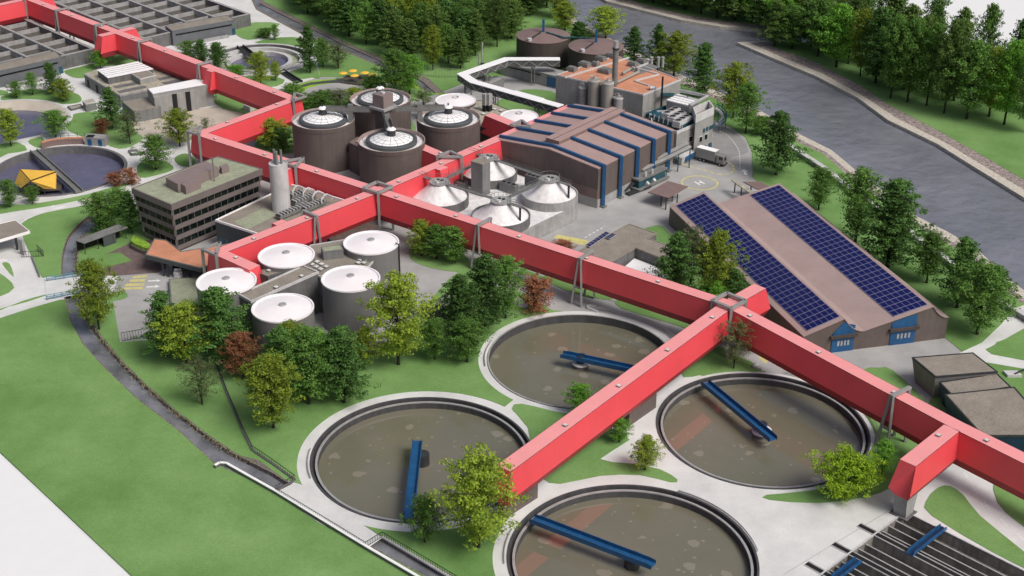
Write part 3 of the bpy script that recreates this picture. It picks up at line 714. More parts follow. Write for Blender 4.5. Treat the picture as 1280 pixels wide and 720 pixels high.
for k in (0, 1):
    vs += [(*(p + dep * k), z) for p, z in full] + [(*(full[-1][0] + dep * k), 0), (*(full[0][0] + dep * k), 0)]
N2 = n + 2
m.add(vs, [tuple(range(N2)), tuple(range(2 * N2 - 1, N2 - 1, -1)), (n, n - 1, N2 + n - 1, N2 + n), (0, n + 1, N2 + n + 1, N2)]).build('wall', 'brown_wall', sb, smooth=False)
m = MB(); du = dep.normalized() * -.25; vs = []
for k in (0, 1):
    for dz in (.01, .2): vs += [(*(p + dep * k + (du if k == 0 else -du)), z + dz) for p, z in full]
fs = []
for i in range(n - 1): fs += [(n + i, n + i + 1, 3 * n + i + 1, 3 * n + i), (i, 2 * n + i, 2 * n + i + 1, i + 1), (i, i + 1, n + i + 1, n + i), (2 * n + i, 3 * n + i, 3 * n + i + 1, 2 * n + i + 1)]
fs += [(0, n, 3 * n, 2 * n), (n - 1, 3 * n - 1, 4 * n - 1, 2 * n - 1)][:1] + [(n - 1, 2 * n + n - 1, 3 * n + n - 1, n + n - 1)]
m.add(vs, fs).build('roof', 'pink_roof', sb, smooth=False)
grid_mat('solar', (.008, .012, .10), (.25, .25, .34), 34, 6, (.08, .06)); grid_mat('solar_b', (.012, .014, .075), (.45, .45, .5), 7, 2, (.07, .05))
def panel(parent, a, b, za, zb, t0, t1, m, name='solar_array'):
    """strip from profile pt a to b, along dep t0..t1"""
    P = [(*(a + dep * t0), za), (*(b + dep * t0), zb), (*(b + dep * t1), zb), (*(a + dep * t1), za)]
    mb = MB(); mb.add([(x, y, z + .26) for x, y, z in P] + [(x, y, z + .36) for x, y, z in P], [(0, 3, 2, 1), (4, 5, 6, 7), (0, 1, 5, 4), (1, 2, 6, 5), (2, 3, 7, 6), (3, 0, 4, 7)])
    o = mb.build(name, m, parent, smooth=False); uv = o.data.uv_layers.new(name='UVMap')
    uvm = {4: (0, 0), 5: (0, 1), 6: (1, 1), 7: (1, 0), 0: (0, 0), 1: (0, 1), 2: (1, 1), 3: (1, 0)}
    for lp in o.data.loops: uv.data[lp.index].uv = uvm[lp.vertex_index]
    return o
def pl(i, t): return prof[i][0] + (prof[i + 1][0] - prof[i][0]) * t, prof[i][1] + (prof[i + 1][1] - prof[i][1]) * t
for i, t0, t1 in ((0, .14, .94), (2, .46, .95)):
    a, za = pl(i, t0); b, zb = pl(i, t1); panel(sb, a, b, za, zb, .012, .985, 'solar')
fd = (f1 - f0).normalized(); fnr = -dep.normalized()
for x0, x1, zt in ((1037, 1064, 6.9), (1110, 1141, 5.0)):
    a, b = fr(x0), fr(x1); ht = {1037: (4.6, 6.2), 1110: (5.6, 7.1)}[x0]
    o = MB(); w = fnr * .05
    za = ht[0]; zb = ht[1]
    vs = [(*(a + w), 0), (*(b + w), 0), (*(b + w), zb), (*(lerp(a, b, .45) + w), max(za, zb) + (.9 if x0 == 1037 else -.6)), (*(a + w), za)]
    vs2 = [(*(Vector(v[:2]) + fnr * .12), v[2]) for v in vs]
    o.add(vs + vs2, [(4, 3, 2, 1, 0), (5, 6, 7, 8, 9)] + [(k, (k + 1) % 5, 5 + (k + 1) % 5, 5 + k) for k in range(5)]).build('door', 'blue', sb, smooth=False)
    a2, b2 = fr(x0 - 3), fr(x1 + 3); MB().seg(a2 + fnr * .45, b2 + fnr * .45, .6, 3.6, 4.2).build('door_canopy', 'brown_dark', sb)
    for k in range(4):
        c = lerp(a, b, .3 + .15 * k) + fnr * .2; MB().box(c, fd, .22, .04, 1.5, 2.7).build('door_window', 'light_steel', sb)
# --- sheds right
sh = [(((1140, 447), (1216, 441), (1247, 465)), 5.6, 'brown-roofed grey shed at the right edge, farthest of its row of three', 'gray_wall_dark'),
      (((1174, 478), (1246, 467), (1264, 484)), 4.8, 'low blue-walled shed squeezed between two higher brown-roofed sheds', 'shed_blue'),
      (((1181, 493), (1268, 484), (1304, 522)), 5.4, 'large brown-roofed shed with dark blue front at the right edge, nearest of its row', 'shed_blue')]
for rp, z, lab, wm in sh:
    P = para(*rp, z)
    if rp[0][0] == 1181: P[3] = G(1220, 530, z); P[2] = G(1320, 545, z); P[3] = G(1228, 545, z)
    ft = inset(P, .9); t = building('roofed_shed', lab, 'shed', P, z, wm, 'gravel', par=.12, pt=.3, trim='dark_steel', foot=ft, group='brown-roofed sheds at the right edge')
    if wm == 'shed_blue':
        a, b = ft[0], ft[3]
        for k in range(5):
            c = lerp(a, b, .12 + .19 * k); MB().beam((c.x, c.y, 0), (c.x, c.y, z - .4), .18).build('door_post', 'dark_steel', t)
t = thing('concrete_pad', 'small pale concrete pad with a thin dark arm on the lawn beyond the sheds', 'pad', G(1257, 470).to_2d())
P = para((1254, 463), (1272, 463), (1278, 469), .7); MB().prism(P, 0, .7).build('slab', 'concrete_light', t); MB().beam(G(1269, 467, .9), G(1290, 457, 1.6), .25).build('arm', 'dark_steel', t)
# --- flat-roofed gatehouse in the centre
Pg = [G(x, y, 4.2).to_2d() for x, y in ((700, 327), (786, 280), (821, 292), (810, 298), (868, 319), (852, 333), (794, 310), (745, 338))]
t = building('gatehouse', 'flat-roofed grey-brown building with a courtyard, behind the middle of the red gallery', 'building', Pg, 4.2, 'concrete_dark', 'gravel', par=.15, pt=.3, trim='gravel')
for a, b, c in (((732, 307), (757, 290), (762, 292)), ((757, 297), (765, 292), (770, 294))):
    P = para(a, b, c, 4.6); o = MB(); o.add([(*p[:2], 4.5) for p in P] + [(*p[:2], 4.75) for p in P], [(0, 3, 2, 1), (4, 5, 6, 7), (0, 1, 5, 4), (1, 2, 6, 5), (2, 3, 7, 6), (3, 0, 4, 7)])
    o = o.build('solar_panel', 'solar_b', t, smooth=False); uv = o.data.uv_layers.new(name='UVMap')
    for lp in o.data.loops: uv.data[lp.index].uv = {0: (0, 0), 1: (1, 0), 2: (1, 1), 3: (0, 1)}[lp.vertex_index % 4]
pbuild('courtyard_roof', 'low white flat roof in the courtyard behind the red gallery', 'roof', (793, 323), (838, 340), (818, 358), 1.6, 'concrete_light', 'white_roof', par=.05, pt=.1)
pbuild('roof_light', 'small white roof light beside the low white courtyard roof', 'roof light', (779, 324), (785, 327), (777, 331), 1.0, 'concrete_light', 'white_roof', par=0)
# --- canopies
def canopy(name, label, A, B, C, z, m, legs, th=.25, trim=None, group=None, D=None):
    P = [G(*p, z) for p in (A, B, C)] + ([G(*D, z)] if D else []); P = P if D else para(A, B, C, z)
    t = thing(name, label, 'canopy', q2(sum((q2(p) for p in P), Vector((0, 0))) / len(P)), group)
    MB().prism(P, z - th, z).build('canopy_roof', m, t)
    if trim: walls(MB(), inset(P, -.06), .2, z - th - .1, z + .1).build('edge_trim', trim, t)
    for l in legs: c = G(*l); MB().beam((c.x, c.y, 0), (c.x, c.y, z - th), .3).build('post', 'dark_steel', t)
    return t
canopy('canopy', 'brown square canopy on the yard beside the helipad', (810, 240), (835, 226), (860, 233), 3.6, 'brown_lid', ((826, 258), (832, 262), (846, 257), (840, 252)))
canopy('canopy', 'pale sand-coloured canopy strip behind the top corner of the solar shed', (914, 225), (919, 224), (942, 240), 3.8, 'gravel_light', ((918, 241), (926, 247)))
canopy('canopy', 'brown flat canopy tucked behind the top of the solar shed', (929, 227), (951, 227), (968, 236), 3.6, 'brown_lid', ((938, 243), (950, 243)))
t = thing('wall_with_canopy', 'grey roadside wall running beside the creek-side lawn below the entrance canopy', 'wall', G(100, 346).to_2d())
MB().seg(G(40, 322), G(50, 347), .25, 0, .7).build('wall', 'gray_steel', t)
t = canopy('entrance_canopy', 'brown-roofed entrance canopy with white edge at the left edge of the picture', (19, 275), (37, 289), (-20, 306), 4.6, 'gravel', (), th=.5, trim='white_cap', D=(-40, 290))
MB().beam(G(22, 312, 0) , G(22, 312, 0) + Vector((0, 0, 4.1)), .5).build('post', 'dark_steel', t); MB().box(G(29, 318), dM, .8, .35, 0, 4.1).build('pier', 'concrete', t)
# --- office
z = 13.6; P = [q2(G(*p, z)) for p in ((164, 235), (214, 256), (328, 211), (272, 195))]
of = thing('office_building', 'brown four-storey office block with dark window bands and a pale green roof', 'office building', P[1])
lev = z; k = 0
MB().prism(inset(P, .35), z - .4, z - .1).build('roof', 'green_roof', of, smooth=False)
walls(MB(), P, .35, z - 1.6, z).build('parapet', 'office_band', of, smooth=False)
zz = z - 1.6
for k in range(4):
    MB().prism(inset(P, .42 + .26 * k + .12), zz - 1.6, zz).build('window_band', 'window_dark', of, smooth=False)
    q = inset(P, .42 + .26 * k + .06)
    for i in range(4):
        a, b = q[i], q[(i + 1) % 4]; nn = max(3, int((b - a).length / 2.1))
        mb = MB()
        for j in range(nn + 1): c = lerp(a, b, j / nn); mb.beam((c.x, c.y, zz - 1.6), (c.x, c.y, zz), .09, .12)
        mb.beam((*a, zz - .05), (*b, zz - .05), .1, .1); mb.build('mullions', 'office_band', of, smooth=False)
        MB().beam((a.x, a.y, zz - 1.6), (a.x, a.y, zz), .5, .5).build('corner_pier', 'office_band', of, smooth=False)
    zz -= 1.6
    MB().prism(inset(P, .42 + .26 * (k + .5)), zz - 1.3 if k < 3 else zz - 1.2, zz).build('spandrel', 'office_band', of, smooth=False)
    zz -= 1.3 if k < 3 else 1.2
MB().prism(inset(P, 1.5), 0, zz + .01).build('ground_floor', 'brown_dark', of, smooth=False)
for rp, zt in ((((207, 224), (221, 230), (251, 216)), z + 2.2), (((222, 227), (235, 234), (250, 226)), z + 2.0)): pass
P1 = para((207, 222), (222, 230), (273, 209), z + 2.3); P1 = [q2(p) for p in P1]
o = thing('roof_penthouse', 'long brown plant room box along the green office roof', 'plant room', (*P1[0], z)); MB().prism(P1, z - .1, z + 2.3).build('box', 'office_penthouse', o)
P1 = para((222, 227), (232, 234), (251, 226), z + 1.9); o = thing('roof_penthouse', 'short brown plant room box, front one on the green office roof', 'plant room', (*q2(P1[0]), z)); MB().prism(P1, z - .1, z + 2.0).build('box', 'office_penthouse', o)
P1 = para((274, 207), (277, 210), (286, 207), z + 1.6); o = thing('roof_penthouse', 'small separate brown box at the back of the green office roof', 'plant room', (*q2(P1[0]), z)); MB().prism(P1, z - .1, z + 1.5).build('box', 'office_penthouse', o)
a = G(268, 226, z); o = thing('roof_mast', 'thin steel mast standing on the green office roof', 'mast', a); MB().beam(a, a + Vector((0, 0, 6.2)), .28).build('pole', 'gray_steel', o); MB().beam(a + Vector((-.4, 0, 6)), a + Vector((.4, 0, 6)), .2).build('crossarm', 'gray_steel', o)
# --- orange canopy roof below the office
z = 4.6; P = [G(x, y, z) for x, y in ((193, 299), (208, 301), (227, 315), (300, 303), (300, 322), (251, 336), (182, 319))]
t = thing('orange_canopy', 'angular orange-brown canopy roof over the entrance below the office', 'canopy', G(230, 345).to_2d())
MB().prism([q2(p) for p in P], z - 1.0, z).build('fascia', 'slate_wall', t, smooth=False); MB().prism(inset(P, .25), z + .003, z + .12).build('canopy_roof', 'orange_roof', t, smooth=False)
walls(MB(), P, .22, z + .003, z + .25).build('edge_trim', 'gray_steel', t, smooth=False)
for px in ((205, 345), (211, 346), (238, 348)): c = G(*px); MB().beam((c.x, c.y, 0), (c.x, c.y, z - 1), .35).build('post', 'dark_steel', t)
t = thing('entrance_block', 'dark recessed entrance wall under the orange canopy', 'wall', G(235, 340).to_2d()); MB().seg(G(216, 338), G(268, 330), .4, 0, 3.5).build('wall', 'window_dark', t); MB().box(G(223, 347), dM, .7, .7, 0, 1.6).build('kiosk', 'white_cap', t)
c = G(223, 345); t2 = thing('white_sign', 'small white notice board standing under the orange canopy', 'sign', c); MB().box((c.x, c.y), (1, 0), .85, .06, .4, 2.0).build('board', 'white_cap', t2); MB().box((c.x, c.y + .1), (1, 0), .08, .05, 0, .4).build('post', 'dark_steel', t2)
# planter
P = smooth([G(*p, 1.0) for p in ((163, 304), (167, 298), (174, 300), (190, 309), (184, 315), (166, 308))], 3)
t = thing('planter', 'long brown planter with bright green hedge beside the orange canopy', 'planter', P[0]); MB().prism(P, 0, 1.1).build('trough', 'office_band', t); MB().prism(inset(P, .3), 1.0, 1.9).build('hedge', 'hedge_green', t)
# bike shelter
t = thing('bike_shelter', 'long dark mono-pitch shelter beside the creek', 'shelter', G(130, 310).to_2d())
P = [G(94, 301, 3.3), G(105, 305, 2.9), G(160, 285, 2.9), G(148, 281, 3.3)]
MB().add([(*q2(p), p.z) for p in P] + [(*q2(p), p.z + .2) for p in P], [(0, 3, 2, 1), (4, 5, 6, 7), (0, 1, 5, 4), (1, 2, 6, 5), (2, 3, 7, 6), (3, 0, 4, 7)]).build('shelter_roof', 'gray_steel', t)
a, b = G(107, 318), G(158, 299); c, d = G(97, 314), G(150, 297)
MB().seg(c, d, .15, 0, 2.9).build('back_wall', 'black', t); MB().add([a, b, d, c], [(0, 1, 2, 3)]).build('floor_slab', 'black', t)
for k in (0, .32, .68, 1): p = lerp(a, b, k); MB().beam((p.x, p.y, 0), (p.x, p.y, 2.9), .14).build('post', 'dark_steel', t)
MB().seg(lerp(a, b, .45), lerp(a, b, .75), .1, 0, 2.7).build('screen', 'slate_wall', t)
# --- low slate building with tower
z = 7.0; L, K, Rr = G(269, 276, z), G(364, 231, z), G(432, 251, z); P = [L, K, Rr, L + Rr - K]
lb = building('slate_building', 'low slate-grey building with brown-green flat roof behind the slanting red gallery', 'building', P, z, 'slate_wall', 'gravel', par=.3, pt=.35, trim='white_cap')
P2 = para((292, 277), (330, 259), (347, 268), z + .2); MB().prism(P2, z + .07, z + .13).build('roof_patch', 'green_roof', lb)
for px in ((276, 301), (284, 305)):
    d = (q2(P[3]) - q2(P[0])).normalized(); c = q2(P[0]) + d * (1.5 if px[0] == 276 else 3.6); MB().box(c + Vector((d.y, -d.x)) * .03, d, .7, .12, .6, 2.8).build('window', 'window_blue', lb)
c = G(352, 262, z).to_2d(); r = 11.5 / ppm((*c, 14)); zt_ = ztop(c, 205) 
t = thing('flue_tower', 'tall pale grey cylindrical flue tower with dark pipes on top', 'tower', (*c, z)); MB().cyl(c, r, z, zt_, 48).build('shell', 'concrete_light', t)
MB().ring(c, r - .15, r + .02, zt_, zt_ + .3, 48).build('rim', 'concrete_light', t)
for dx, dy in ((-.9, .6), (-.2, -.5), (.8, .3)):
    MB().cyl((c.x + dx, c.y + dy), .32, zt_ - .5, zt_ + 3.6, 12).build('flue_pipe', 'gray_steel', t)
def row(p, q, z, w=1.9, h=1.5, lab=''):
    a, b = G(*p, z + h), G(*q, z + h); t = thing('cooler_row', lab, 'cooling unit', (*q2(a), z), 'finned coolers on the slate building roof')
    MB().seg(a, b, w, z + .3, z + h * .75).build('casing', 'gray_steel', t); L_ = (b - a).length; nn = int(L_ / .95)
    d = (q2(b) - q2(a)).normalized(); 
    for k in range(nn):
        c = lerp(q2(a), q2(b), (k + .5) / nn); MB().box(c, d, .25, w * .48, z + h * .75, z + h).build('fan_housing', 'concrete' if k % 2 else 'concrete', t); 
    MB().seg(a, b, w * .9, z + h * .75, z + h * .8).build('fan_deck', 'black', t)
    return t
row((347, 268), (386, 252), 7.1, lab='longest grey finned cooler row, in front of the flue tower')
row((378, 259), (405, 248), 7.1, lab='grey finned cooler row next to the red gallery, right of the flue tower')
row((366, 251), (392, 241), 7.1, lab='middle grey finned cooler row right of the flue tower')
row((362, 243), (378, 237), 7.1, lab='shortest grey finned cooler row close behind the flue tower')
pt = thing('curved_pipes', 'four curved pale pipes rising behind the coolers on the slate roof', 'pipes', (*G(385, 245, 7).to_2d(), 7))
for x, y in ((366, 243), (379, 246), (391, 250), (402, 254)):
    a = G(x, y, 8.4); b = G(x + 13, y - 5, 8.4); mid = (a + b) / 2
    MB().tube([a, a + Vector((0, 0, .9)), a + (b - a) * .25 + Vector((0, 0, 1.7)), mid + Vector((0, 0, 1.9)), b + Vector((0, 0, .8)), b], .22, 8).build('pipe', 'concrete_light', pt)
# --- white capped silos
SIL = [((283, 352), 37, 10.6, 'white-capped grey silo at the left end of its group, behind a dark tree'),
       ((358, 319.5), 35, 10.6, 'white-capped grey silo pressed against the red gallery'),
       ((353.5, 385), 38.5, 10.6, 'white-capped grey silo nearest the trees, front left of its group'),
       ((438.5, 348.5), 36.5, 11.0, 'tall white-capped grey silo with its whole wall visible above the lawn trees'),
       ((464, 303.5), 34.5, 11.0, 'white-capped grey silo farthest right with a thin dark downpipe')]
for px, hw, z, lab in SIL:
    c = G(*px, z).to_2d(); r = hw / ppm((*c, z)); t = thing('silo', lab, 'silo', c, 'white-capped silos')
    MB().lathe(c, [(r, 0), (r, z)], 72).build('wall', 'silo_wall', t)
    MB().lathe(c, [(r + .08, z - .15), (r + .08, z + .18), (r - .28, z + .18), (r - .28, z - .1)], 72).build('rim', 'white_cap', t)
    MB().lathe(c, [(r - .27, z - .08), (.9, z + .75), (.01, z + .8)], 72).build('cap', 'white_cap', t)
    MB().lathe(c, [(.85, z + .72), (.85, z + .95), (.7, z + 1.05), (.01, z + 1.05)], 24).build('hatch', 'light_steel', t)
c = G(464, 303.5, 11).to_2d(); r = 34.5 / ppm((*c, 11)); t = thing('downpipe', 'thin dark downpipe on the side of the farthest right silo', 'pipe', (c.x + r, c.y - 1)); MB().tube([(c.x + r + .1, c.y - 1.2, 0), (c.x + r + .1, c.y - 1.2, 11.2), (c.x + r - .7, c.y - 1.0, 11.5)], .18).build('pipe', 'dark_steel', t)
P = [G(x, y, 9.2).to_2d() for x, y in ((388, 307), (430, 300), (474, 319), (455, 340), (400, 346), (366, 330))]
sb2 = building('silo_house', 'low flat-roofed concrete building wedged between the white-capped silos', 'building', P, 9.2, 'concrete_dark', 'gravel', par=.2, pt=.25, trim='concrete_light')
P = [G(x, y, 9.9).to_2d() for x, y in ((379, 333), (398, 341), (314, 378), (298, 369))]
sb3 = building('silo_bridge_roof', 'long narrow roof with white parapet running between the front silos', 'building', P, 9.9, 'concrete_dark', 'gravel', par=.35, pt=.3, trim='concrete_light')
for px in ((377, 346), (345, 360)): skylight(sb3, px, 10.0, .38)
P = para((320, 340), (342, 333), (357, 339), 9.4); s4 = building('stair_house', 'small flat-roofed box with one skylight at the end of the short red gallery arm', 'stair house', P, 9.4, 'concrete_dark', 'gravel', par=.12); skylight(s4, (336, 339), 9.5, .4)
P = para((401, 309), (404, 315), (429, 312), 11.4); building('lift_house', 'small grey-green plant box on the roof between the silos', 'plant room', P, 11.4, 'gray_wall_dark', 'green_roof', par=.08, z0=9.2)
for i, (o_, e1, e2) in enumerate((((390, 331.5), (6.5, -3.2), (5.5, 3.0)), ((448, 329.5), (2.4, -3.9), (7, .1)))):
    for a in range(3):
        for b in range(2):
            skylight(sb2, (o_[0] + e1[0] * b + e2[0] * a if i == 0 else o_[0] + e1[0] * a + e2[0] * b * 1.0, o_[1] + e1[1] * b + e2[1] * a if i == 0 else o_[1] + e1[1] * a + e2[1] * b), 9.3, .45)
pbuild('brown_roof_hall', 'low brown roof under the crossing of the red galleries, behind the right silos', 'building', (408, 296), (459, 272), (476, 285), 4.5, 'slate_wall', 'soil_brown', par=.1)
pbuild('paving_hut', 'low green-grey roof slab under the trees beside the left silo', 'roof', (211, 349), (250, 346), (254, 380), 1.0, 'concrete_dark', 'green_roof', par=.05)
# small garage under the trees
pbuild('small_garage', 'small dark building with pale green roof half hidden by trees above the lawn', 'building', (532, 383), (560, 367), (578, 372), 3.2, 'slate_wall', 'green_roof', par=.1)
# --- digesters
z = 13.0; DG = [((404, 148.5), 39, 'brown digester tank farthest left of the four with glass domes'), ((475.5, 123), 37.5, 'brown digester tank at the back behind the brown tower'),
    ((489.5, 175), 41.5, 'brown digester tank nearest in front of the brown tower'), ((560.5, 147), 39.5, 'brown digester tank farthest right of the four with glass domes')]
DC = []
for px, hw, lab in DG:
    c = G(*px, z).to_2d(); r = hw / ppm((*c, z)); DC.append((c, r)); t = thing('digester', lab, 'digester tank', c, 'brown digesters')
    MB().lathe(c, [(r, 0), (r, z - 1.2), (r + .08, z - 1.15), (r + .08, z)], 80).build('wall', 'brown_wall', t)
    MB().lathe(c, [(r + .09, z), (r + .09, z + .1), (r - .1, z + .1), (r - .1, z - .9), (r - .25, z - 1.0)], 80).build('rim', 'pink_roof', t)
    MB().lathe(c, [(r - .12, z - .95), (r * .76, z - .7)], 80).build('deck', 'cone_white', t)
    MB().lathe(c, [(r * .77, z - .9), (r * .77, z + .35), (r * .74, z + .5), (r * .66, z + .5), (r * .66, z + .1)], 80).build('dome_kerb', 'slate_wall', t)
    dome = [(r * .66, z + .15), (r * .55, z + .62), (r * .4, z + 1.05), (r * .2, z + 1.3), (r * .12, z + 1.35)]
    MB().lathe(c, dome, 64).build('dome', 'white_roof', t)
    for k in range(16):
        a = 2 * math.pi * k / 16; MB().tube([(c.x + q * math.cos(a), c.y + q * math.sin(a), w + .04) for q, w in dome], .05, 4).build('dome_rib', 'gray_steel', t)
    for k in range(1, 3): q, w = dome[k]; MB().tube([(c.x + q * math.cos(2 * math.pi * j / 48), c.y + q * math.sin(2 * math.pi * j / 48), w + .04) for j in range(49)], .04, 4).build('dome_ring', 'gray_steel', t)
    MB().cyl(c, 1.15, z + 1.0, z + 3.0, 24).build('lantern', 'dark_steel', t); MB().lathe(c, [(1.25, z + 3), (1.25, z + 3.15), (.9, z + 3.5), (.01, z + 3.7)], 24).build('lantern_cap', 'white_roof', t)
    MB().cyl(c, .22, z + 3.6, z + 4.3, 10).build('vent', 'dark_steel', t)
    MB().tube([(c.x + (r * .87) * math.cos(2 * math.pi * j / 60), c.y + (r * .87) * math.sin(2 * math.pi * j / 60), z + .6) for j in range(61)], .05, 4).build('handrail', 'gray_steel', t)
ctr = sum((d[0] for d in DC), Vector((0, 0))) / 4; ctr = G(479, 133, 17).to_2d()
t = thing('access_tower', 'brown lift tower with pale platform between the four brown digesters', 'tower', ctr)
MB().box(ctr, dM, 1.7, 1.7, 0, 17.3).build('shaft', 'brown_wall', t); MB().box(ctr, dM, 2.0, 2.0, 17.3, 20.8).build('lift_head', 'office_penthouse', t)
MB().box(ctr, dM, 2.8, 2.8, 16.6, 17.25).build('platform', 'concrete', t); MB().box(ctr, dM, .5, .5, 20.8, 21.2).build('vent', 'concrete_light', t)
for i, (c, r) in enumerate(DC):
    d = (c - ctr).normalized(); a = ctr + d * 3.2; b = c - d * 1.0; L = (b - a).length
    t = thing('footbridge', ['left', 'back', 'front', 'right'][i] + ' steel footbridge from the brown lift tower to a glass dome', 'footbridge', (*((a + b) / 2), 0), 'footbridges between the digesters')
    MB().seg(a, b, 1.5, 15.4, 15.6).build('deck', 'gray_steel', t); n_ = Vector((-d.y, d.x))
    for k in (-1, 1): MB().seg(a + n_ * k * .75, b + n_ * k * .75, .08, 15.6, 16.7).build('side_panel', 'gray_steel', t)
    p = c - d * (r - .9); MB().box(p, d, .7, .7, z - 1, 17.4).build('stair_post', 'gray_steel', t)
for rp, z_, lab in ((((428, 188), (440, 181), (462, 190)), 5.0, 'low brown service block left of the front digester'), (((436, 178), (447, 171), (460, 178)), 8.5, 'taller brown service block between the left and front digesters')):
    s = pbuild('service_block', lab, 'building', *rp, z_, 'brown_wall', 'brown_lid', par=.1); 
    m_ = ((rp[0][0] + rp[2][0]) / 2, (rp[0][1] + rp[2][1]) / 2); skylight(s, m_, z_ + .08, .4)
# --- pink-white lidded tanks
for px, hw, z, lab in (((569.5, 125.5), 25.5, 8.5, 'pale pink-lidded round tank behind the right digester'), ((649, 145.5), 24, 8.5, 'pale pink-lidded round tank beside the red gallery and hall roof')):
    c = G(*px, z).to_2d(); r = hw / ppm((*c, z)); t = thing('lidded_tank', lab, 'tank', c)
    MB().lathe(c, [(r, 0), (r, z)], 64).build('wall', 'brown_wall', t); MB().lathe(c, [(r + .05, z - .1), (r + .05, z + .2), (r - .25, z + .2), (r - .25, z)], 64).build('rim', 'cone_white', t)
    MB().lathe(c, [(r - .25, z + .02), (1.0, z + .9), (.01, z + .95)], 64).build('lid', 'white_cap', t); MB().ring(c, .8, 1.0, z + .85, z + 1.15, 24).build('manhole', 'light_steel', t)
P = [G(x, y, 7.6).to_2d() for x, y in ((585, 128), (604, 125), (640, 139), (660, 158), (640, 172), (590, 155))]
s = building('gravel_roof_block', 'low block with pale gravel roof between the two pink-lidded tanks', 'building', P, 7.6, 'brown_dark', 'gravel_light', par=.12)
for px in ((596, 135), (604, 143), (618, 137), (626, 139), (608, 131)): skylight(s, px, 7.65, .5)
for k in range(2):
    c = G(606.5 + 5 * k, 139, 7.6); t = thing('vent_shaft', ['left', 'right'][k] + ' one of twin ribbed steel vent shafts on the gravel roof', 'vent shaft', c, 'twin vent shafts'); MB().box(c, dM, .55, .75, 7.6, 9.6).build('base', 'black', t); MB().box(c, dM, .55, .75, 9.6, 13.0).build('shaft', 'light_steel', t)
# --- thickeners with white cones
zp, zr = 4.2, 6.6
TH = [((549.5, 244), 36.5, 'white cone-roofed tank farthest left, beside the red gallery'), ((611, 213), 35.5, 'white cone-roofed tank at the back near the brown hall wall'), ((626, 268), 37, 'white cone-roofed tank in front, cut off by the red gallery'), ((687, 240.5), 35.5, 'white cone-roofed tank farthest right, next to the open yard')]
TC = []
for px, hw, lab in TH:
    c = G(*px, zr).to_2d(); TC.append((c, hw / ppm((*c, zr))))
def hull(pts):
    pts = sorted((round(p.x, 5), round(p.y, 5)) for p in pts); 
    def half(ps):
        h = []
        for p in ps:
            while len(h) > 1 and (h[-1][0] - h[-2][0]) * (p[1] - h[-2][1]) - (h[-1][1] - h[-2][1]) * (p[0] - h[-2][0]) <= 0: h.pop()
            h.append(p)
        return h
    return [Vector(p) for p in half(pts)[:-1] + half(pts[::-1])[:-1]]
H = hull([q for c, r in TC for q in circ(c, r + .02, 64)])
t = thing('thickener_plinth', 'pale raised concrete plinth with rounded corners under the four white cone roofs', 'plinth', TC[3][0])
MB().prism(H, 0, zp).build('plinth_wall', 'concrete', t); MB().prism(inset(H, .5), zp + .003, zp + .06).build('plinth_top', 'cone_white', t)
for i, ((c, r), (_, _, lab)) in enumerate(zip(TC, TH)):
    t = thing('cone_tank', lab, 'tank', (*c, zp), 'white cone-roofed tanks'); za = 10.6
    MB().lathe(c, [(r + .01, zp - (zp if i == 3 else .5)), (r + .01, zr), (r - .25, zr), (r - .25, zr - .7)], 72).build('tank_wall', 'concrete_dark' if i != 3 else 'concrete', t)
    MB().lathe(c, [(r - .26, zr - .45), (r * .78, zr + .25), (r * .5, zr + 1.9), (2.2, za - .35)], 72).build('cone_roof', 'cone_white', t)
    MB().cyl(c, 2.65, za - .35, za - .1, 28).build('platform', 'concrete', t)
    for k in range(14):
        a = 2 * math.pi * k / 14; MB().beam((c.x + 2.55 * math.cos(a), c.y + 2.55 * math.sin(a), za - .1), (c.x + 2.55 * math.cos(a), c.y + 2.55 * math.sin(a), za + .95), .06).build('baluster', 'gray_steel', t)
    MB().tube([(c.x + 2.55 * math.cos(2 * math.pi * j / 28), c.y + 2.55 * math.sin(2 * math.pi * j / 28), za + .95) for j in range(29)], .05, 5).build('handrail', 'gray_steel', t)
    MB().box((c.x - .6, c.y - 1.0), dM, .45, .45, za - .1, za + .35).build('hatch', 'hatch', t); MB().cyl((c.x + .7, c.y + .4), .4, za - .1, za + .15, 12).build('cover', 'dark_steel', t); MB().cyl((c.x - .3, c.y + .8), .35, za - .1, za + .15, 12).build('cover', 'dark_steel', t)
mid = G(601, 242, zp).to_2d(); sd_ = G(603, 243, zp).to_2d()
t = thing('stair_tower', 'dark grey square tower with flat roof between the white cone roofs', 'tower', (*mid, zp)); MB().box(mid, dM, 1.9, 1.6, zp, 13.2).build('shaft', 'gray_wall_dark', t); MB().box(mid, dM, 2.0, 1.7, 13.2, 13.45).build('roof', 'gravel', t)
def walkway(label, a, b, z, legs=True, w=1.2, group='walkways between the white cone roofs', zl=0):
    a, b = q2(a), q2(b); t = thing('walkway', label, 'walkway', (*((a + b) / 2), 0), group); d = (b - a).normalized(); n_ = Vector((-d.y, d.x)); MB().seg(a, b, w, z - .25, z - .1).build('deck', 'gray_steel', t)
    for k in (-1, 1):
        MB().beam((*(a + n_ * k * w / 2), z + .9), (*(b + n_ * k * w / 2), z + .9), .07).build('handrail', 'gray_steel', t)
        m = MB(); m.beam((*(a + n_ * k * w / 2), z + .4), (*(b + n_ * k * w / 2), z + .4), .05); nn = max(2, int((b - a).length / 1.6))
        for j in range(nn + 1): p = lerp(a, b, j / nn) + n_ * k * w / 2; m.beam((*p, z - .1), (*p, z + .9), .06)
        m.build('railing', 'gray_steel', t)
    if legs: MB().beam((*(b - d * .4), zl), (*(b - d * .4), z - .25), .55).build('leg', 'dark_steel', t)
za = 10.5
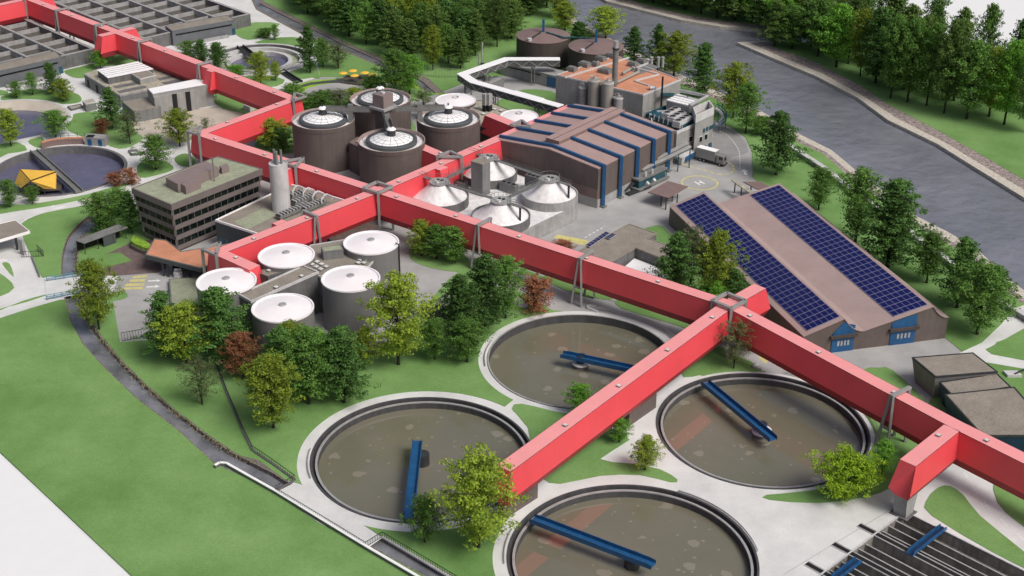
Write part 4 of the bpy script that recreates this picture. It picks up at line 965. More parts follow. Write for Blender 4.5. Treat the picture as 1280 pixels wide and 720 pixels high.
for i, j, lab in ((0, 1, 'back left walkway joining two white cone roofs'), (0, 2, 'walkway joining the left and front white cone roofs'), (2, 3, 'walkway joining the front and right white cone roofs'), (1, 3, 'back right walkway joining two white cone roofs')):
    a, b = TC[i][0], TC[j][0]; d = (b - a).normalized(); walkway(lab, a + d * 2.6, b - d * 2.6, za, legs=False)
for i, lab in ((0, 'short walkway sticking out left from the left white cone'), (1, 'short walkway sticking out left from the back white cone'), (2, 'short walkway sticking out right from the front white cone'), (3, 'short walkway sticking out right from the right white cone')):
    c, r = TC[i]; d = -dM if i in (0, 1) else dM; walkway(lab, c + d * 2.6, c + d * (r - 1.0), za, zl=zr - .5)
for px, dx, lab in (((668, 239), (2.2, 1.4), 'dark grey plant box between the back and right white cones'), ((636, 240), (2.6, .8), 'low dark box with open top behind the front white cone'), ((606, 208), (2.2, 1.2), 'dark box standing against the back white cone'), ((578, 236), (1.2, .9), 'small dark stair box beside the left white cone')):
    c = G(*px, zp).to_2d(); t = thing('plant_box', lab, 'plant box', (*c, zp)); h = {668: 8.8, 636: 6.8, 606: 10.4, 578: 6.4}[px[0]]
    MB().box(c, dM, dx[0], dx[1], zp, h).build('body', 'gray_wall_dark', t)
    for k in (-1, 0, 1): MB().box(c + dM * k * dx[0] * .6, dM, dx[0] * .22, dx[1] * .7, h, h + .06).build('vent', 'black', t)
# ------------------------------------------------------------------ hall
zh, zrg = 11.0, 12.6
L, Rr, B = G(620, 175, zh).to_2d(), G(748, 212, zh).to_2d(), G(843, 163, zh).to_2d(); F_ = L + B - Rr
rf = G(683, 188.5, zrg).to_2d(); lv = (B - Rr)
t0_ = (rf - L).dot((Rr - L).normalized()) / (Rr - L).length; rf = lerp(L, Rr, t0_); rb = rf + lv
hl = thing('hall', 'large brown hall with blue ribs across its pale brown roof and down its right wall', 'hall', Rr)
def hprof(t, z0, z1): return zh + (zrg - zh) * (t / t0_ if t < t0_ else (1 - t) / (1 - t0_))
vs = [(*L, 0), (*Rr, 0), (*Rr, zh), (*rf, zrg), (*L, zh)]; vs += [(v[0] + lv.x, v[1] + lv.y, v[2]) for v in vs]
MB().add(vs, [(4, 3, 2, 1, 0), (5, 6, 7, 8, 9), (0, 1, 6, 5), (1, 2, 7, 6), (4, 0, 5, 9)]).build('wall', 'brown_wall', hl, smooth=False)
vs = [(*L, zh), (*rf, zrg), (*Rr, zh)]; P = [(x, y, z + .01) for x, y, z in vs] + [(x, y, z + .25) for x, y, z in vs]; P += [(x + lv.x, y + lv.y, z) for x, y, z in P]
MB().add(P, [(3, 4, 10, 9), (4, 5, 11, 10), (0, 3, 9, 6), (5, 2, 8, 11), (0, 1, 4, 3), (1, 2, 5, 4), (6, 9, 10, 7), (7, 10, 11, 8), (0, 6, 7, 1), (1, 7, 8, 2)]).build('roof', 'hall_roof', hl, smooth=False)
wn = (Rr - L).normalized()
MB().seg(L - wn * 0 + lv.normalized() * -.06, Rr + lv.normalized() * -.06, .1, 0, 2.6).build('plinth', 'concrete', hl); MB().seg(Rr + wn * .06, B + wn * .06, .1, 0, 2.4).build('plinth', 'concrete', hl)
MB().seg(L + lv.normalized() * -.05, Rr + lv.normalized() * -.05, .08, 2.6, 5.2).build('mesh_band', 'brown_lid', hl)
nr = 5
for k in range(nr):
    t = .045 + k * .215; o = lv * t; a, b, c = L + o, rf + o, Rr + o; h = .95
    MB().beam((*a, zh + h - .35), (*b, zrg + h - .35), .75, .9).build('roof_rib', 'blue', hl); MB().beam((*b, zrg + h - .35), (*(c + wn * .8), zh + h - .35), .75, .9).build('roof_rib', 'blue', hl)
    MB().beam((*(c + wn * .75), zh + h), (*(c + wn * .75), 0), .75, .9).build('rib_post', 'blue', hl); MB().box(c + wn * .75, wn, .8, .7, 0, .5).build('post_foot', 'gray_steel', hl)
for a_, b_ in ((.11, .96),):
    a, b = rf + lv * a_ - wn * 1.8, rf + lv * b_ - wn * 1.8; MB().seg(a, b, 4.4, zrg - .8, zrg + 1.1).build('ridge_box', 'brown_lid', hl); MB().seg(a, b, 4.6, zrg + 1.1, zrg + 1.25).build('ridge_cap', 'hall_roof', hl)
    for s_ in (0,): MB().seg(a, b, .12, zrg + 1.253, zrg + 1.32).build('ridge_seam', 'brown_dark', hl)
# --- industrial block with orange roofs
z = 14.0
A, B2, C, D = (695, 94), (804, 119), (851, 100), (752, 71)
P = [q2(G(*p, z)) for p in (A, B2, C)]; P.append(q2(G(770, 70, z)))
ib = building('treatment_block', 'tall grey industrial building with orange-brown roofs split by white ridges', 'industrial building', P, z, 'gray_wall', 'orange_roof', par=.25, pt=.3, trim='concrete_light')
for a, b in (((706, 97), (786, 72)), ((793, 101), (824, 93)), ((793, 101), (811, 107)), ((824, 93), (790, 84)), ((812, 78), (793, 86))):
    MB().beam(G(*a, z + .25), G(*b, z + .25), .45, .4).build('roof_ridge', 'concrete_light', ib)
P2 = [q2(G(x, y, z)) for x, y in ((787, 88), (812, 80), (826, 84), (800, 93))]; MB().prism(P2, z + .065, z + .11).build('roof_patch', 'gray_wall_dark', ib)
for i, (x, y, w) in enumerate(((715, 89, 1.5), (731, 83, 1.8), (751, 76, 1.6), (764, 72, 1.6), (744, 83, 1.2), (757, 91, 2.1), (791, 83, 1.5), (802, 79, 1.5))):
    c = G(x, y, z); lab = ['first boxy vent on the left orange roof edge', 'second boxy vent on the left orange roof edge', 'third boxy vent along the back left of the orange roof', 'boxy vent nearest the top corner of the orange roof', 'low grey duct box between the left vents', 'largest grey vent box just left of the chimney', 'grey vent box right of the chimney on the orange roof', 'grey vent box near the back right edge of the orange roof'][i]
    t = thing('roof_vent', lab, 'roof vent', c, 'vents on the orange roof'); w *= .95; MB().box(c, dM, w, w * .75, z + .06, z + 1.2).build('housing', 'gray_wall_dark', t); MB().box(c, dM, w * .8, w * .55, z + 1.2, z + 1.5).build('cowl', 'gray_steel', t)
c = G(768, 108, z); zt_ = ztop(c, 51)
t = thing('chimney', 'tall slim grey chimney rising from the orange roof', 'chimney', c); MB().cyl(c, .85, z, zt_ - 2, 24).build('stack', 'gray_steel', t); MB().cyl(c, 1.0, zt_ - 2.6, zt_ - 2.1, 24).build('collar', 'dark_steel', t); MB().cyl(c, .7, zt_ - 2, zt_, 24).build('tip', 'light_steel', t)
t = thing('roof_duct', 'bent pale duct lying on the orange roof beside the chimney', 'duct', (*q2(G(780, 100, z)), z)); MB().tube([G(771, 103, z + .8), G(798, 90, z + .8), G(797, 86, z + .8), G(788, 86, z + .8), G(778, 92, z + .8)], .45, 10).build('duct', 'beige_silo', t); 
for x in (814, 822.5, 828):
    c = G(x, 84, z - 1); t = thing('small_stack', {814: 'leftmost', 822.5: 'middle', 828: 'rightmost'}[x] + ' of three short pale stacks at the back of the orange roof', 'stack', c, 'short pale stacks'); MB().cyl(c, .45, z - 1, z + 2.2, 12).build('stack', 'concrete', t); MB().cyl(c, .55, z + 2.0, z + 2.3, 12).build('collar', 'light_steel', t)
for x, yt, yb, hw, m_, lab in ((727.5, 109, 158, 5, 'concrete', 'short grey silo, leftmost against the grey industrial wall'), (741, 100, 162, 7.3, 'beige_silo', 'tall beige silo, left one of the tall pair'), (757.5, 103, 166, 7.3, 'beige_silo', 'tall beige silo, right one of the tall pair'), (771, 122, 169, 5.8, 'concrete', 'short grey silo, rightmost against the grey industrial wall')):
    b_ = G(x, yb); zt_ = ztop(b_, yt); t = thing('upright_silo', lab, 'silo', b_, 'silos against the industrial building'); r = hw / ppm(b_)
    MB().lathe(b_, [(r, 0), (r, zt_), (r * .8, zt_ + .25), (.01, zt_ + .4)], 36).build('shell', m_, t); MB().ring(b_, r - .02, r + .1, zt_ - .25, zt_ + .1, 36).build('rim', 'concrete_light', t)
    MB().tube([(b_.x + r * .8 * math.cos(2 * math.pi * k / 24), b_.y + r * .8 * math.sin(2 * math.pi * k / 24), zt_ + 1.0) for k in range(25)], .06, 4).build('handrail', 'light_steel', t); MB().cyl(b_, .35, zt_ + .6, zt_ + 1.3, 10).build('valve', 'light_steel', t)
# right hand grey annex with windows
zA, zB = 13.0, 8.6
P = [q2(G(*p, zA)) for p in ((870, 144.5), (893, 134), (886.5, 125), (866, 134))]
an = thing('office_annex', 'pale grey annex with square windows at the right end of the industrial complex', 'building', P[1])
MB().prism(P, 0, zA - 2.2).build('wall', 'gray_wall', an, smooth=False); walls(MB(), P, .35, zA - 2.2, zA).build('parapet', 'concrete_light', an, smooth=False); MB().prism(inset(P, .4), zA - 2.19, zA - 2.1).build('roof', 'gravel', an)
Pl = [q2(G(*p, zB)) for p in ((846, 168), (871.5, 157))]; Pl = [Pl[0], Pl[1], q2(G(868, 140, zB)), q2(G(812, 142, zB)), q2(G(815, 160, zB))]
MB().prism(Pl, 0, zB).build('lower_wall', 'gray_wall', an, smooth=False); MB().prism(inset(Pl, .3), zB + .003, zB + .05).build('terrace', 'gray_wall_dark', an); walls(MB(), Pl, .3, zB - .2, zB + .9).build('lower_parapet', 'concrete_light', an, smooth=False)
fa, fb = Pl[0], P[1]; fdir = (fb - fa).normalized(); fn = Vector((fdir.y, -fdir.x))
def onface(px, py):
    """position & height on the annex front planes"""
    best = None
    A_, B_ = (Pl[0], Pl[1]) if px < 870.5 else (P[0], P[1]); ex_ = (B_ - A_)
    for k in range(-60, 260):
        p = A_ + ex_ * (k / 200); q = CM.inverted() @ Vector((p.x, p.y, 5)); x = 640 + FOC * q.x / -q.z
        if best is None or abs(x - px) < best[0]: best = (abs(x - px), p)
    return best[1], ztop(best[1], py)
for x, y in ((862.5, 173.5), (875.5, 174), (882, 171)):
    p, zz = onface(x, y); MB().box(p + fn * .05, fdir, .75, .12, zz - .9, zz + .9).build('window_frame', 'concrete_light', an); MB().box(p + fn * .12, fdir, .6, .1, zz - .75, zz + .75).build('window', 'window_dark', an)
for x, y in ((879, 163), (883, 161), (887, 159.5), (890, 158)):
    p, zz = onface(x, y); MB().box(p + fn * .08, fdir, .45, .12, zz - .55, zz + .55).build('window', 'window_blue', an)
for x, y in ((867, 187), (881, 182), (888, 180)):
    p, zz = onface(x, y); MB().box(p + fn * .08, fdir, .7, .12, 0, 2.4).build('door', 'window_blue', an)
for i, (x0, y0) in enumerate(((834, 144), (841, 149), (848, 154))):
    c = G(x0 + 5, y0 - 6, 11.2); t = thing('cooling_unit', ['back', 'middle', 'front'][i] + ' one of three pale rooftop coolers with round fans', 'cooling unit', c, 'rooftop coolers'); d = vN if False else dM
    vv_ = Vector((-d.y, d.x)); MB().box(c, vv_, 3.4, 1.25, 9.4, 11.2).build('casing', 'concrete_light', t)
    for k in (-1, 0, 1): MB().cyl(q2(c) + vv_ * k * 2.2, .85, 11.2, 11.35, 20).build('fan', 'black', t); MB().ring(q2(c) + vv_ * k * 2.2, .85, .98, 11.2, 11.45, 20).build('fan_ring', 'light_steel', t)
t = thing('steel_platform', 'dark teal steel platform under the rooftop coolers', 'platform', G(845, 165).to_2d()); P = [q2(G(*p, 9.0)) for p in ((806, 146), (852, 162), (874, 149), (832, 136))]
MB().prism(P, 8.8, 9.15).build('deck', 'teal', t); walls(MB(), P, .12, 9.15, 10.1).build('railing', 'teal', t, smooth=False)
for k in range(9):
    a = lerp(P[0], P[1], k / 8); MB().beam((*a, 9.0), (*(a + dM * .2), 10.6), .35).build('valve', 'light_steel', t); MB().beam((*a, 8.8), (*lerp(P[0], P[1], min(1, k / 8 + .1)), 5.5), .12).build('brace', 'teal', t)
for p in P[:3]: MB().beam((*p, 0), (*p, 8.8), .3).build('post', 'teal', t)
t = thing('ribbed_roof', 'white ribbed flat roof between the orange roof and the coolers', 'roof', (*q2(G(850, 130, 9)), 0)); P = [q2(G(*p, 12.2)) for p in ((833, 126), (861, 133), (874, 125), (848, 118))]; MB().prism(P, 8.6, 12.2).build('wall', 'gray_wall', t)
for k in range(4):
    a0, a1, b0, b1 = lerp(P[0], P[3], k / 4 + .01), lerp(P[0], P[3], k / 4 + .2), lerp(P[1], P[2], k / 4 + .01), lerp(P[1], P[2], k / 4 + .2); MB().prism([a0, b0, b1, a1], 12.2, 12.5).build('roof_rib', 'white_roof', t)
t = thing('pipe_loop', 'thick pale pipe running around the back of the rooftop plant', 'pipe', (*q2(G(885, 120, 13)), 0)); MB().tube([G(848, 113, 14.2), G(860, 115, 14.2), G(884, 120.5, 14.2), G(862, 132, 14.2)], .5, 10).build('pipe', 'light_steel', t)
for p in ((860, 115), (884, 120.5)): a = G(*p, 14.2); MB().beam(a, (a.x, a.y, 9), .25).build('bracket', 'gray_steel', t)
t = thing('bent_duct', 'shiny vertical steel duct bending over the orange roof edge', 'duct', G(818, 150).to_2d()); MB().tube([G(812, 110, z + .6), G(817, 109.5, z + .7), G(819, 111, z), (*G(819, 111, z).to_2d(), 8.5)], .7, 12).build('duct', 'light_steel', t)
a = G(827, 123, 12); t = thing('black_stack', 'thin black stack with diagonal teal duct beside the orange roof', 'stack', (a.x, a.y, 0)); MB().beam((a.x, a.y, 8.6), (a.x, a.y, ztop(a, 96)), .5).build('stack', 'black', t); MB().beam((a.x, a.y, 13.2), G(842, 118, 10), .9).build('duct', 'teal', t)
# blue curved ramp
c = G(889, 160, 0).to_2d(); t = thing('spiral_stair', 'bright blue curved outside stair hugging the right end of the annex', 'stair', c); q = []
for k in range(15): an_ = R(-75 + k * 10); q.append((c.x + 4.2 * math.cos(an_), c.y + 4.2 * math.sin(an_), 3.2 + k * .22))
MB().tube(q, .16, 6).build('handrail', 'blue', t); MB().tube([(x, y, z_ - 1.1) for x, y, z_ in q], .22, 6).build('stringer', 'blue', t); MB().tube([(c.x + (x - c.x) * .75, c.y + (y - c.y) * .75, z_ - 1.1) for x, y, z_ in q], .5, 6).build('steps', 'concrete_light', t)
for k in (1, 7, 13): MB().beam((q[k][0], q[k][1], 0), q[k], .15).build('post', 'blue', t)
# --- conveyor machinery along the hall
cv = thing('conveyor', 'long inclined steel conveyor running beside the hall wall', 'conveyor', G(820, 225).to_2d())
for o_, nm in ((0, 'a'), (1.9, 'b')):
    a = G(802, 212 - o_ * .2, 4.2); b = G(863, 183 - o_, 6.4); a = a + Vector((-o_ * .3, o_ * .8, 0)); b = b + Vector((-o_ * .3, o_ * .8, 0)); MB().beam(a, b, .8, .55).build('trough', 'light_steel', cv); MB().beam(a - Vector((0, 0, .8)), b - Vector((0, 0, .8)), .3).build('chord', 'gray_steel', cv)
for k in range(5): p = lerp(G(804, 212, 4.2), G(863, 183, 6.4), k / 4.0); MB().beam(p, (p.x, p.y, 0), .28).build('leg', 'teal', cv)
t = thing('machine_house', 'dark teal machine housing at the lower end of the conveyor', 'machine', G(800, 232).to_2d()); P = [q2(G(*p, 3.6)) for p in ((790, 221), (799, 224), (832, 209), (822, 206))]
MB().prism(P, .9, 3.0).build('housing', 'teal', t); MB().prism(inset(P, -.4), 3.0, 3.5).build('lid', 'gray_steel', t); MB().prism(inset(P, -.9), .5, .9).build('chassis', 'gray_steel', t)
for k in (.1, .4, .7, .95): 
    for s_ in (0, 1): p = lerp(P[0], P[3], k) if s_ == 0 else lerp(P[1], P[2], k); MB().beam((*p, 0), (*p, 1.0), .3).build('leg', 'dark_steel', t)
for k in (.25, .5): p = lerp(P[1], P[2], k); MB().beam((*p, 3.4), (*p, 4.8), .5).build('hopper', 'concrete_light', t); MB().beam((*p, .9), (*(p + dM * .8), 1.9), .9).build('chute', 'concrete_light', t)
MB().beam(G(780, 238, .8), G(792, 228, 2.4), 1.2, .4).build('feed_belt', 'dark_steel', t); MB().beam(G(784, 243, .3), G(812, 232, .6), 1.6, .5).build('base_frame', 'dark_steel', t)
t = thing('skip_container', 'white container with blue panel beside the conveyor, left of the truck', 'container', G(858, 200).to_2d()); P = [q2(G(*p, 0)) for p in ((845, 206), (852, 208), (870, 198), (863, 196))]; MB().taper(inset(P, .5), .25, P, 2.4).build('body', 'concrete_light', t); mid_ = lerp(P[1], P[2], .5); MB().seg(lerp(P[1], P[2], .25) + dM * .05, lerp(P[1], P[2], .8) + dM * .05, .3, .9, 2.2).build('blue_panel', 'blue', t)
# --- truck
a, b = G(869, 200).to_2d(), G(902, 209).to_2d(); d = (b - a).normalized(); n_ = Vector((-d.y, d.x)); b = a + d * 9.3; ax = a + n_ * 1.2
t = thing('box_truck', 'light grey box truck parked on the yard by the annex', 'truck', ax + d * 4.6)
def tb(x0, x1, y0, y1, z0, z1): return MB().prism([ax + d * x0 + n_ * y0, ax + d * x1 + n_ * y0, ax + d * x1 + n_ * y1, ax + d * x0 + n_ * y1], z0, z1)
tb(0, 6.3, -1.25, 1.25, 1.1, 3.9).build('box_body', 'truck_paint', t); tb(.1, 6.2, -1.15, 1.15, 3.903, 3.97).build('box_roof', 'white_roof', t); tb(0, 9, -.45, .45, .6, 1.08).build('chassis', 'dark_steel', t)
cb = MB(); cp = [(6.75, 1.0), (9.15, .8), (9.2, 1.9), (8.9, 3.1), (6.75, 3.2)]
cb.add([(*(ax + d * x - n_ * 1.2), z_) for x, z_ in cp] + [(*(ax + d * x + n_ * 1.2), z_) for x, z_ in cp], [(0, 1, 2, 3, 4), (9, 8, 7, 6, 5)] + [(k, (k + 1) % 5, 5 + (k + 1) % 5, 5 + k) for k in range(5)]).build('cab', 'truck_paint', t, smooth=False)
tb(7.6, 8.75, -1.23, 1.23, 2.05, 2.85).build('side_window', 'glass', t); ws = MB(); ws.beam((*(ax + d * 9.1), 2.0), (*(ax + d * 8.95), 2.95), 2.1, .08).build('windscreen', 'glass', t)
tb(9.2, 9.3, -1.1, 1.1, .55, .95).build('bumper', 'dark_steel', t)
for s_ in (-.9, .9): MB().box(ax + d * 9.24 + n_ * s_, d, .04, .18, 1.0, 1.25).build('headlight', 'hatch', t)
for x in (1.6, 2.8, 7.9):
    for s_ in (-1.05, 1.05):
        c = ax + d * x + n_ * s_; w = MB(); w.tube([(*(c - n_ * .16), .5), (*(c + n_ * .16), .5)], .5, 18); wo = w.build('wheel', 'rubber', t); MB().tube([(*(c - n_ * .18), .5), (*(c + n_ * .18), .5)], .24, 12).build('rim', 'light_steel', wo)
        wo.children[0].location = (0, 0, 0)
# --- gas holders
for (cx, cy), hw, lab in (((679, 44.5), 33.5, 'large dark brown round gas holder, left of the pair behind the white elevated conveyor'), ((745, 57.8), 34.2, 'large dark brown round gas holder, right of the pair behind the orange roofs')):
    z = 9.6; c = G(cx, cy, z).to_2d(); r = hw / ppm((*c, z)); t = thing('gas_holder', lab, 'gas holder', c, 'dark gas holders')
    MB().lathe(c, [(r, 0), (r, z)], 80).build('wall', 'brown_dark', t); MB().lathe(c, [(r + .1, z - .1), (r + .1, z + .12), (r * .5, z + 1.0), (.01, z + 1.4)], 80).build('roof', 'brown_lid', t)
    MB().beam((*c, z + 1.2), (*c, z + 5.6), .8).build('mast', 'blue', t); a_ = R(235); e = (c.x + r * .9 * math.cos(a_), c.y + r * .9 * math.sin(a_))
    MB().beam((c.x - 1, c.y - 1.4, z + 1.5), (*e, z + .6), .4).build('roof_ladder', 'dark_steel', t); MB().cyl(e, .75, z + .2, z + 1.1, 16).build('valve_cover', 'concrete_light', t)
    if cx < 700: MB().tube([(c.x + 1, c.y - 1, z + 1.5), (c.x + r * .75, c.y - r * .55, z + .9), (c.x + r * .95, c.y - r * .4, z + .6), (c.x + r * 1.35, c.y - r * .45, z + .6), (c.x + r * 1.9, c.y - r * .8, z + 1.0)], .3, 8).build('gas_pipe', 'teal', t)
# --- elevated white conveyor gallery
mat('conv_gray', (.12, .12, .125), .6, c2=(.07, .07, .075), scale=1.5, streak=.2)
z = 8.6; path = [G(x, y, z).to_2d() for x, y in ((700, 74), (633, 74), (578, 93), (592, 102.5), (701, 133))]
wc = thing('covered_conveyor', 'covered conveyor with bright white roof bending around the yard on lattice legs', 'covered conveyor', path[2])
l, r_ = offs(path, 1.3), offs(path, -1.3); m = MB(); n = len(path)
vs = [(*q, z - 2.1) for q in l] + [(*q, z - 2.1) for q in r_] + [(*q, z) for q in l] + [(*q, z) for q in r_]; fs = []
for i in range(n - 1): fs += [(i, i + 1, n + i + 1, n + i), (2 * n + i, 3 * n + i, 3 * n + i + 1, 2 * n + i + 1), (i, 2 * n + i, 2 * n + i + 1, i + 1), (n + i, n + i + 1, 3 * n + i + 1, 3 * n + i)]
fs += [(0, n, 3 * n, 2 * n), (n - 1, 3 * n - 1, 4 * n - 1, 2 * n + n - 1)]; fs[-1] = (n - 1, 3 * n - 1, 4 * n - 1, 2 * n - 1)
m.add(vs, fs).build('casing', 'conv_gray', wc, smooth=False)
l, r_ = offs(path, 1.5), offs(path, -1.5); vs = [(*q, z + .003) for q in l] + [(*q, z + .003) for q in r_] + [(*q, z + .2) for q in l] + [(*q, z + .2) for q in r_]; MB().add(vs, fs).build('roof', 'white_roof', wc, smooth=False)
for a, b in zip(path, path[1:]):
    L_ = (b - a).length; d = (b - a).normalized(); v_ = Vector((-d.y, d.x)); nn = int(L_ / 2.2)
    for s_ in (-1, 1):
        tm = MB()
        for j in range(nn):
            p, q = a + d * (L_ * j / nn) + v_ * s_ * 1.34, a + d * (L_ * (j + 1) / nn) + v_ * s_ * 1.34; tm.beam((*p, z - (2.0 if j % 2 else .2)), (*q, z - (.2 if j % 2 else 2.0)), .13)
        tm.build('side_truss', 'light_steel', wc)
MB().seg(lerp(path[3], path[4], .45), lerp(path[3], path[4], .78), 3.6, z + .203, z + .3).build('roof_step', 'white_roof', wc)
for k in range(n - 1):
    a, b = path[k], path[k + 1]; L_ = (b - a).length; nn = max(1, int(L_ / 12)); d = (b - a).normalized(); v_ = Vector((-d.y, d.x))
    for j in range(nn):
        p = lerp(a, b, (j + .5) / nn)
        lg = MB()
        for s_ in (-1, 1): lg.beam((*(p + v_ * s_ * 1.0 + d * .5), z - 2.1), (*(p + v_ * s_ * 1.0 + d * .5), 0), .25); lg.beam((*(p + v_ * s_ * 1.0 - d * .5), z - 2.1), (*(p + v_ * s_ * 1.0 - d * .5), 0), .25)
        for q in range(4): lg.beam((*(p - v_ + d * (.5 if q % 2 else -.5)), q * 1.6), (*(p - v_ - d * (.5 if q % 2 else -.5)), q * 1.6 + 1.6), .15); lg.beam((*(p - v_), q * 1.6), (*(p + v_), q * 1.6 + 1.6), .15)
        lg.build('lattice_leg', 'gray_steel', wc)
a, b = G(625, 93).to_2d(), G(696, 111.5).to_2d(); d = (b - a).normalized(); v_ = Vector((-d.y, d.x))
if v_.y < 0: v_ = -v_
t = building('long_low_building', 'long low grey building with a blue gate below the gas holders', 'building', [a, b, b + v_ * 6, a + v_ * 6], 4.2, 'gray_wall', 'concrete', par=.1); MB().seg(lerp(a, b, .1) - v_ * .05, lerp(a, b, .72) - v_ * .05, .1, 3.2, 3.55).build('window_strip', 'black', t); MB().seg(lerp(a, b, .83) - v_ * .05, lerp(a, b, .985) - v_ * .05, .12, .4, 3.6).build('gate', 'blue', t)
t = pbuild('pump_house', 'small grey pump house with pale roof inside the bend of the white conveyor', 'building', (601, 103), (612, 106), (630, 98), 2.8, 'gray_wall_dark', 'concrete', par=.08)
for x in (607, 612): c = G(x, 101, 2.8); MB().cyl(c, .6, 2.8, 4.2, 14).build('vessel', 'gray_steel', t)
for x, yt, lab in ((602, 53, 'taller of two thin flare stacks inside the white conveyor bend'), (598, 67, 'shorter of two thin flare stacks inside the white conveyor bend')):
    b_ = G(x + 1, 99); zt_ = ztop(b_, yt); t = thing('flare_stack', lab, 'stack', b_); MB().cyl(b_, .28, 0, zt_, 10).build('pipe', 'light_steel', t); MB().cyl(b_, .6, 0, zt_ * .45, 12).build('base', 'dark_steel', t)
# ------------------------------------------------------------------ ponds on the left
for i, ((c, r), lab) in enumerate(((POND1, 'violet-grey round pond with sandy bank at the left edge'), (POND2, 'large violet-grey round pond with the yellow tent and a narrow bridge'))):
    t = thing('round_pond', lab, 'pond', c); MB().lathe(c, [(r + .9, 0), (r + .9, .15), (r - .02, .15), (r - .02, -3)], 112).build('pond_wall', 'concrete_dark' if i else 'concrete_light', t)
    MB().lathe(c, [(.01, -2.0), (r, -2.0)], 112).build('water', 'pond', t)
    if i == 0: MB().lathe(c, [(r - .03, .1), (r - .6, .05), (r - 3.4, -1.95)], 60, a0=R(15), a1=R(165)).build('sandy_bank', 'dirt', t)
def bridge(name, label, p, q, z, w, m, h=.5, cat='footbridge', group=None, ext=0):
    a, b = G(*p, z).to_2d(), G(*q, z).to_2d(); d = (b - a).normalized(); v_ = Vector((-d.y, d.x)); t = thing(name, label, cat, (*((a + b) / 2), 0), group)
    MB().seg(a, b, w * .9, z - h, z - h + .12).build('deck', 'black' if m == 'dark_steel' else m, t)
    for s_ in (-1, 1): MB().seg(a + v_ * s_ * w / 2, b + v_ * s_ * w / 2, .28, z - h, z + .15).build('side_beam', m, t)
    return t
bridge('pond_bridge', 'narrow dark bridge crossing the large violet-grey pond', (42, 187), (99, 238), .9, 1.9, 'gray_steel', .6)
# yellow tent
T = {'a': G(25.5, 212, 6.2), 'b': G(70.5, 214.5, 6.2), 'c': G(38, 226, 5.2), 'l0': G(19, 229, 2.2), 'l1': G(26.5, 235, 2.0), 'r0': G(70, 236, 2.0), 'r1': G(55, 236, 2.0)}
t = thing('yellow_tent', 'yellow angular fabric tent standing over the large pond', 'tent', G(45, 240, 0).to_2d())
def tri_panel(name, pts, m='yellow', th=.12):
    ps = [Vector(p) for p in pts]; nrm = (ps[1] - ps[0]).cross(ps[2] - ps[0]).normalized() * th; n = len(ps)
    MB().add(ps + [p + nrm for p in ps], [tuple(range(n)), tuple(range(2 * n - 1, n - 1, -1))] + [(k, (k + 1) % n, n + (k + 1) % n, n + k) for k in range(n)]).build(name, m, t, smooth=False)
tri_panel('canopy_panel', [T['a'], T['b'], T['c']]); tri_panel('canopy_panel', [T['a'], T['l0'], T['l1'], T['c']]); tri_panel('canopy_panel', [T['b'], T['r0'], T['r1'], T['c']])
tri_panel('canopy_panel', [T['a'], T['b'], G(68, 218, 3.0), G(28, 216, 3.0)])
for a, b in (('a', 'c'), ('b', 'c')): MB().beam(T[a], T[b], .2).build('seam', 'black', t)
for k in ('l1', 'r1', 'c'): p = T[k]; MB().beam(p, (p.x, p.y + .3, -2), .2).build('mast', 'dark_steel', t)
P = [q2(G(*p, -.8)) for p in ((24, 240), (76, 237), (78, 229), (30, 226))]; t = thing('tent_platform', 'dark timber platform in the pond under the yellow tent', 'platform', P[0]); MB().prism(P, -1.1, -.8).build('deck', 'soil_brown', t)
for p in P: MB().beam((p.x * .999, p.y * .999, -2.6), (p.x * .999, p.y * .999, -1.1), .3).build('pile', 'dark_steel', t)
# curved wall with fence and hut
cw = [(50, 183), (52, 177), (66, 173.5), (85, 171.5), (105, 171)]
t = thing('curved_wall', 'low curved brown wall with a green fence above the large pond', 'wall', G(*cw[0]).to_2d()); P = smooth([G(x, y + 9) for x, y in cw[1:]], 4, False); m = MB()
for a, b in zip(P, P[1:]): m.seg(a, b, .4, 0, 1.7)
m.build('wall', 'brown_lid', t); m = MB()
for a, b in zip(P, P[1:]): m.seg(a + Vector((0, .6)), b + Vector((0, .6)), 1.0, 1.5, 1.85)
m.build('wall_cap', 'orange_roof', t)
for k in range(0, len(P), 2): MB().beam((*(P[k] + Vector((0, 1.5))), 0), (*(P[k] + Vector((0, 1.5))), 3.0), .1).build('fence_post', 'teal', t)
m = MB()
for a, b in zip(P, P[1:]):
    for z_ in (2.2, 2.9): m.beam((*(a + Vector((0, 1.5))), z_), (*(b + Vector((0, 1.5))), z_), .06)
m.build('fence_rail', 'teal', t)
P = para((105, 172), (131, 173.5), (136, 168.5), 2.4); t = building('pond_hut', 'small pale hut with two blue doors beside the large pond', 'hut', P, 2.4, 'gray_wall', 'concrete', par=.1)
d = (q2(P[1]) - q2(P[0])).normalized(); nn_ = Vector((d.y, -d.x))
for k in (.25, .75): p = lerp(q2(P[0]), q2(P[1]), k) + nn_ * .05; MB().box(p, d, .55, .08, 0, 2.0).build('door', 'blue', t)
P1 = para((107, 171.6), (116, 172), (119, 169), 2.5); MB().prism(P1, 2.47, 2.6).build('roof_opening', 'black', t)
P = para((103, 126), (107, 130), (120, 127.5), 2.6); t = building('kiosk', 'small grey kiosk with pale gravel roof on the path above the ponds', 'kiosk', P, 2.6, 'gray_wall_dark', 'gravel_light', par=.15, trim='concrete_light')
t = thing('planter_box', 'long low stone planter joined to the small grey kiosk', 'planter', G(85, 134).to_2d()); P = [q2(G(*p, .5)) for p in ((84, 133), (89, 137), (104, 133), (101, 130))]; MB().prism(inset(P, .2), 0, .35).build('planting', 'gravel_light', t); walls(MB(), P, .25, 0, .6).build('kerb', 'concrete_dark', t)
